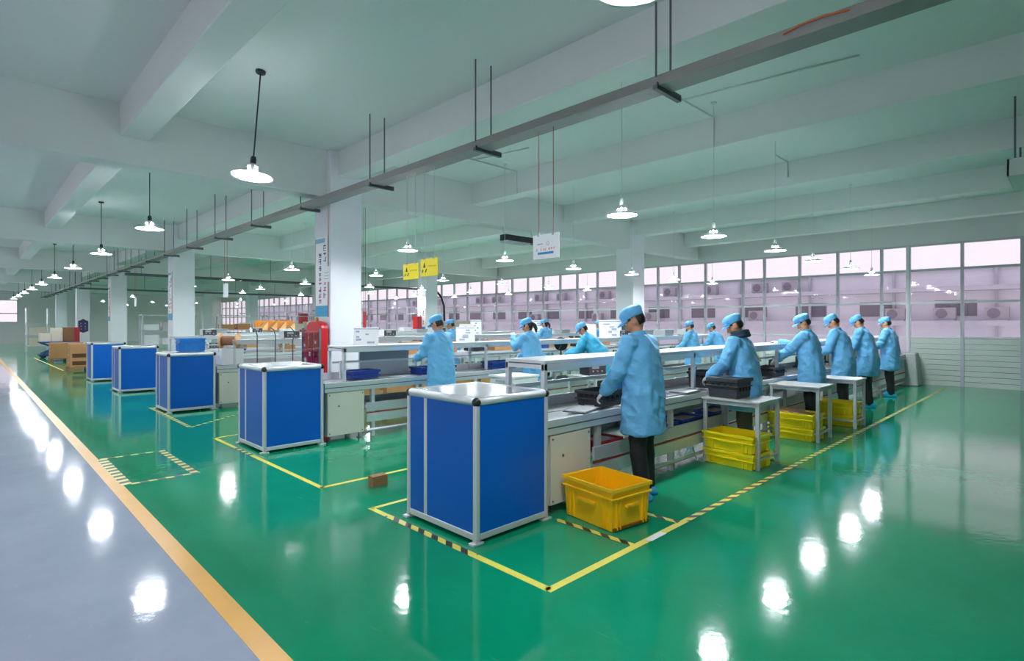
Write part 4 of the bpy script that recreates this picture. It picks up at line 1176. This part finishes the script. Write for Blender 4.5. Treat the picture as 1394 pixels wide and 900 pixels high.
def person(label, X, Y, H=1.70, yaw=0, lean=8, pitch=22, hyaw=20, handL=(-.16, .36, 1.0), handR=(.14, .36, 1.0), vox=.012, hair=None, hood=False, trousers=None, coat=None, cap_y=0, step=.03, seed=0, poleL=(-.5, -.2, -1), poleR=(.5, -.2, -1)):
    t = thing('person', label, 'person', (X, Y, 0), R(yaw))
    t.scale = (H / 1.70,) * 3
    th = R(lean); HIP = .93
    def sp(x, y, z):
        if z <= HIP: return Vector((x, y - .02, z))
        k = min(1, (z - HIP) / .22); a = th * (.35 + .65 * k)
        return Vector((x, -.02 + y * math.cos(a) + (z - HIP) * math.sin(a), HIP + (z - HIP) * math.cos(a) - y * math.sin(a)))
    SL, SR = sp(-.185, -.005, 1.385), sp(.185, -.005, 1.385)
    NB = sp(0, -.005, 1.44)
    ha = th * .55 + R(pitch)
    HM_ = Matrix.Translation(NB + Vector((0, .02 + .085 * math.sin(th * .5 + R(pitch) * .45), .138 * math.cos(th * .6 + R(pitch) * .25)))) @ Euler((-ha, 0, R(hyaw)), 'ZXY').to_matrix().to_4x4() @ Matrix.Translation((0, 0, 0))
    HM_ = Matrix.Translation(HM_.translation) @ Matrix.Rotation(R(hyaw), 4, 'Z') @ Matrix.Rotation(-ha, 4, 'X')
    HC = HM_.translation
    EL, TL = ik(SL, handL, .285, .25, poleL); ER, TR = ik(SR, handR, .285, .25, poleR)
    # the body: one surface from head to feet
    mb = MB(); mb.v = list(HEAD.v); mb.f = list(HEAD.f); mb.xform(HM_)
    mb.tube([NB - Vector((0, 0, .06)), NB + (HC - NB) * .35, HC - Vector((0, .012, .045))], [.062, .055, .054], 16, True)
    mb.loft([sring(sp(0, 0, z), rx, ry, th if z > HIP else 0) for z, rx, ry in ((.84, .15, .11), (.95, .155, .115), (1.08, .135, .10), (1.25, .155, .11), (1.38, .15, .09), (1.44, .07, .06))])
    for S, E, T in ((SL, EL, TL), (SR, ER, TR)):
        mb.tube([S, E, T], [.05, .042, .030], 12, True)
    feet = []
    for s in (-1, 1):
        fy = step * s
        mb.tube([(s * .085, -.02, .90), (s * .10, .0 + fy * .5, .49), (s * .105, -.03 + fy, .09)], [.08, .055, .042], 12, True)
        mb.tube([(s * .105, -.06 + fy, .045), (s * .115, .10 + fy, .035)], [.04, .035], 12, True)
        feet.append((s * .105, -.03 + fy))
    me, co = remesh(mb, .0075 if vox < .011 else .010, 2)
    me.materials.append(M_SKIN); me.materials.append(M_LIP)
    inv = HM_.inverted()
    ci = np.array(inv); lc = co @ ci[:3, :3].T + ci[:3, 3]
    lip = (np.abs(lc[:, 0]) < .025) & (lc[:, 1] > .082) & (lc[:, 2] < -.048) & (lc[:, 2] > -.077)
    for p in me.polygons:
        if lip[p.vertices[0]]: p.material_index = 1
    obj('body', me, None, t)
    # coat: torso, shoulders and sleeves as one garment
    mb = MB()
    prof = ((.57, .232, .178), (.62, .228, .175), (.75, .222, .172), (.90, .215, .168), (1.02, .205, .158), (1.15, .205, .156), (1.28, .207, .152), (1.37, .185, .122), (1.42, .12, .09), (1.45, .075, .072))
    sw = math.sin(th) * .10
    mb.loft([sring(sp(0, (-.0 if z > 1.1 else 0) + (sw * (.93 - z) if z < .93 else 0), z), rx, ry, (th if z > 1.0 else th * .3), 30) for z, rx, ry in prof])
    for S, E, T in ((SL, EL, TL), (SR, ER, TR)):
        s_in = NB.lerp(S, .35) - Vector((0, 0, .035)); wr_e = E.lerp(T, .90)
        mb.tube([s_in, S, S.lerp(E, .5), E, E.lerp(T, .5), wr_e], [.070, .081, .076, .070, .063, .056], 16, True)
    mc, co = remesh(mb, vox, 5)
    nrm = np.empty(len(co) * 3); mc.vertices.foreach_get('normal', nrm); nrm = nrm.reshape(-1, 3)
    off = Vector((seed * 3.1, seed * 1.7, seed))
    dsp = np.empty(len(co))
    for i, c in enumerate(co):
        v = Vector(c)
        fold = noise.noise(Vector((v.x * 13, v.y * 13, v.z * 3.2)) + off)
        diag = noise.noise(Vector(((v.x + v.z * .6) * 8, (v.y - v.z * .6) * 8, v.z * 8)) + off)
        lw = 1.0 if v.z < 1.0 else .55
        dsp[i] = .016 * lw * fold + .010 * (1 - abs(diag) * 2.4)
    co = co + nrm * dsp[:, None]
    mc.vertices.foreach_set('co', co.ravel()); mc.update()
    mc.materials.append(coat or M_COAT)
    co_ = obj('coat', mc, None, t)
    cr = MB(); cn = NB + Vector((0, .0, -.004))
    ct_ = th + R(8)
    cr.loft([sring(cn + Vector((0, .0, -.012)), .084, .080, ct_, 24, 1), sring(cn + Vector((0, .008, .022)), .076, .074, ct_, 24, 1), sring(cn + Vector((0, .010, .040)), .070, .068, ct_, 24, 1), sring(cn + Vector((0, .009, .038)), .062, .060, ct_, 24, 1), sring(cn + Vector((0, .004, .0)), .062, .06, ct_, 24, 1)])
    cr.build('collar', coat or M_COAT, co_, smooth=True)
    if hood:
        hb = MB()
        for q in range(3):
            hb.tube([cn + Vector((.085 * math.cos(a) * (1 + .1 * q), .085 * math.sin(a) * (1 + .1 * q) - .018, .06 - .026 * q - .02 * math.sin(a))) for a in [2 * PI * k / 20 for k in range(21)]], .022, 10)
        hb.build('hood', M_HOOD, t, smooth=True)
    # trousers
    mb = MB()
    mb.loft([sring((0, -.02, z), rx, ry) for z, rx, ry in ((.80, .165, .125), (.90, .165, .125), (.98, .15, .115))])
    for s in (-1, 1):
        fy = step * s
        mb.tube([(s * .085, -.02, .88), (s * .09, -.015 + fy * .3, .66), (s * .10, .0 + fy * .5, .48), (s * .104, -.02 + fy * .8, .25), (s * .105, -.03 + fy, .075)], [.098, .088, .078, .072, .070], 16, True)
    mt, ct__ = remesh(mb, max(vox, .012), 3)
    nr = np.empty(len(ct__) * 3); mt.vertices.foreach_get('normal', nr); nr = nr.reshape(-1, 3)
    dd = np.array([.008 * noise.noise(Vector((c[0] * 12, c[1] * 12, c[2] * 9)) + off) for c in ct__])
    mt.vertices.foreach_set('co', (ct__ + nr * dd[:, None]).ravel()); mt.update()
    mt.materials.append(trousers or M_TROU)
    obj('trousers', mt, None, t)
    for fx, fy in feet:
        sb = MB()
        sb.loft([[(fx + w_ * math.cos(a), fy + .03 + l_ * math.sin(a), z) for a in [2 * PI * k / 18 for k in range(18)]] for z, w_, l_ in ((.0, .045, .128), (.012, .054, .140), (.04, .053, .135), (.065, .050, .105), (.09, .050, .070), (.125, .048, .055))])
        sb.build('shoe_cover', M_SHOE, t, smooth=True)
    # head gear
    hr = obj('hair', HAIRL if hair == 'long' else HAIR, None, t); hr.matrix_basis = HM_
    if hair == 'long':
        MB().tube([(0, -.10, .0), (0, -.125, -.05), (0, -.12, -.11), (0, -.10, -.16)], [.03, .036, .03, .016], 10, True).build('ponytail', M_HAIR, hr, smooth=True)
    cp = obj('cap', CAP, None, t); cp.matrix_basis = HM_ @ Matrix.Rotation(R(cap_y), 4, 'X') @ Matrix.Translation((0, -.002, .004))
    obj('brim', BRIM, None, cp)
    for s in (-1, 1):
        e = obj('eye', EYE, None, t); e.matrix_basis = HM_ @ Matrix.Translation((s * .031, .0735, .006))
        obj('iris', IRIS, None, e)
        b = obj('eyebrow', BROW, None, t); b.matrix_basis = HM_ @ Matrix.Translation((s * .032, .083, .024))
    # gloved hands
    for s, E, T in ((-1, EL, TL), (1, ER, TR)):
        yv = (T - E).normalized()
        yv = (yv + Vector((0, .25, -.15))).normalized()
        zv = Vector((s * .35, -.1, 1)); zv = (zv - yv * zv.dot(yv)).normalized(); xv = yv.cross(zv)
        Mg = Matrix((xv, yv, zv)).transposed().to_4x4(); Mg.translation = T
        g = obj('glove', GL[-s], None, t); g.matrix_basis = Mg
    return t

person('person in light blue coat standing nearest, beside the big yellow crate', 4.42, 2.79, 1.73, 4, 6, 28, 22, (-.20, .27, .93), (.10, .33, .94), .009, seed=1)
person('person in light blue coat with dark hood beside the black crate', 6.55, 2.74, 1.68, 6, 10, 26, 18, (-.22, .34, .96), (.05, .36, .98), .010, hood=True, trousers=M_TROUO, seed=2)
person('person in light blue coat reaching both white gloved hands over the line, third along it', 9.02, 2.78, 1.71, 4, 8, 26, 18, (-.17, .44, 1.0), (.05, .46, 1.27), .011, seed=3, poleR=(.6, 0, -.8))
person('person in light blue coat standing fourth along the first line, head down', 10.68, 2.78, 1.735, 0, 13, 34, 12, (-.16, .36, 1.0), (.12, .40, 1.02), .012, seed=4)
person('person in light blue coat bending fifth along the first line', 12.22, 2.77, 1.735, 0, 13, 34, 10, (-.14, .38, 1.02), (.14, .38, 1.02), .012, seed=5)
person('person in light blue coat standing last by the window end of the first line', 14.2, 2.80, 1.70, -4, 6, 18, 12, (-.2, .32, 1.02), (.14, .34, 1.02), .013, seed=6)
person('person in light blue coat with back turned at the second line below the yellow signs', 4.98, 6.55, 1.69, 6, 7, 22, 10, (-.14, .38, 1.06), (.14, .36, 1.04), .012, seed=7)
person('person with long dark hair in light blue coat raising a hand at the second line', 6.95, 6.55, 1.66, 14, 10, 20, 18, (-.05, .36, 1.38), (.14, .36, 1.0), .012, hair='long', seed=8)
person('person in teal blue coat bending low over the second line', 8.72, 6.42, 1.70, 22, 38, 18, 8, (-.2, .62, .98), (.12, .64, .98), .012, coat=M_COATT, seed=9)
person('person in light blue coat before the monitor at the second line', 12.55, 6.5, 1.62, 4, 6, 16, 14, (-.18, .34, 1.0), (.14, .36, 1.0), .015, seed=10)
person('person in light blue coat leaning over the second line behind the hooded worker', 14.0, 6.45, 1.62, 4, 26, 20, 10, (-.18, .5, 1.0), (.14, .5, 1.0), .015, seed=11)
person('small distant person in light blue coat at the third line seen past the column sign', 8.55, 10.75, 1.66, 30, 6, 14, 10, (-.16, .34, 1.0), (.14, .36, 1.0), .016, seed=12)
person('distant person with dark ponytail in blue coat at the third line', 12.0, 10.75, 1.68, 6, 6, 16, 14, (-.16, .36, 1.05), (.14, .36, 1.0), .016, hair='long', seed=13)
person('distant person in blue coat at the third line left of the window row column', 14.6, 10.75, 1.64, 10, 6, 14, 14, (-.16, .34, 1.0), (.14, .36, 1.0), .016, seed=14)
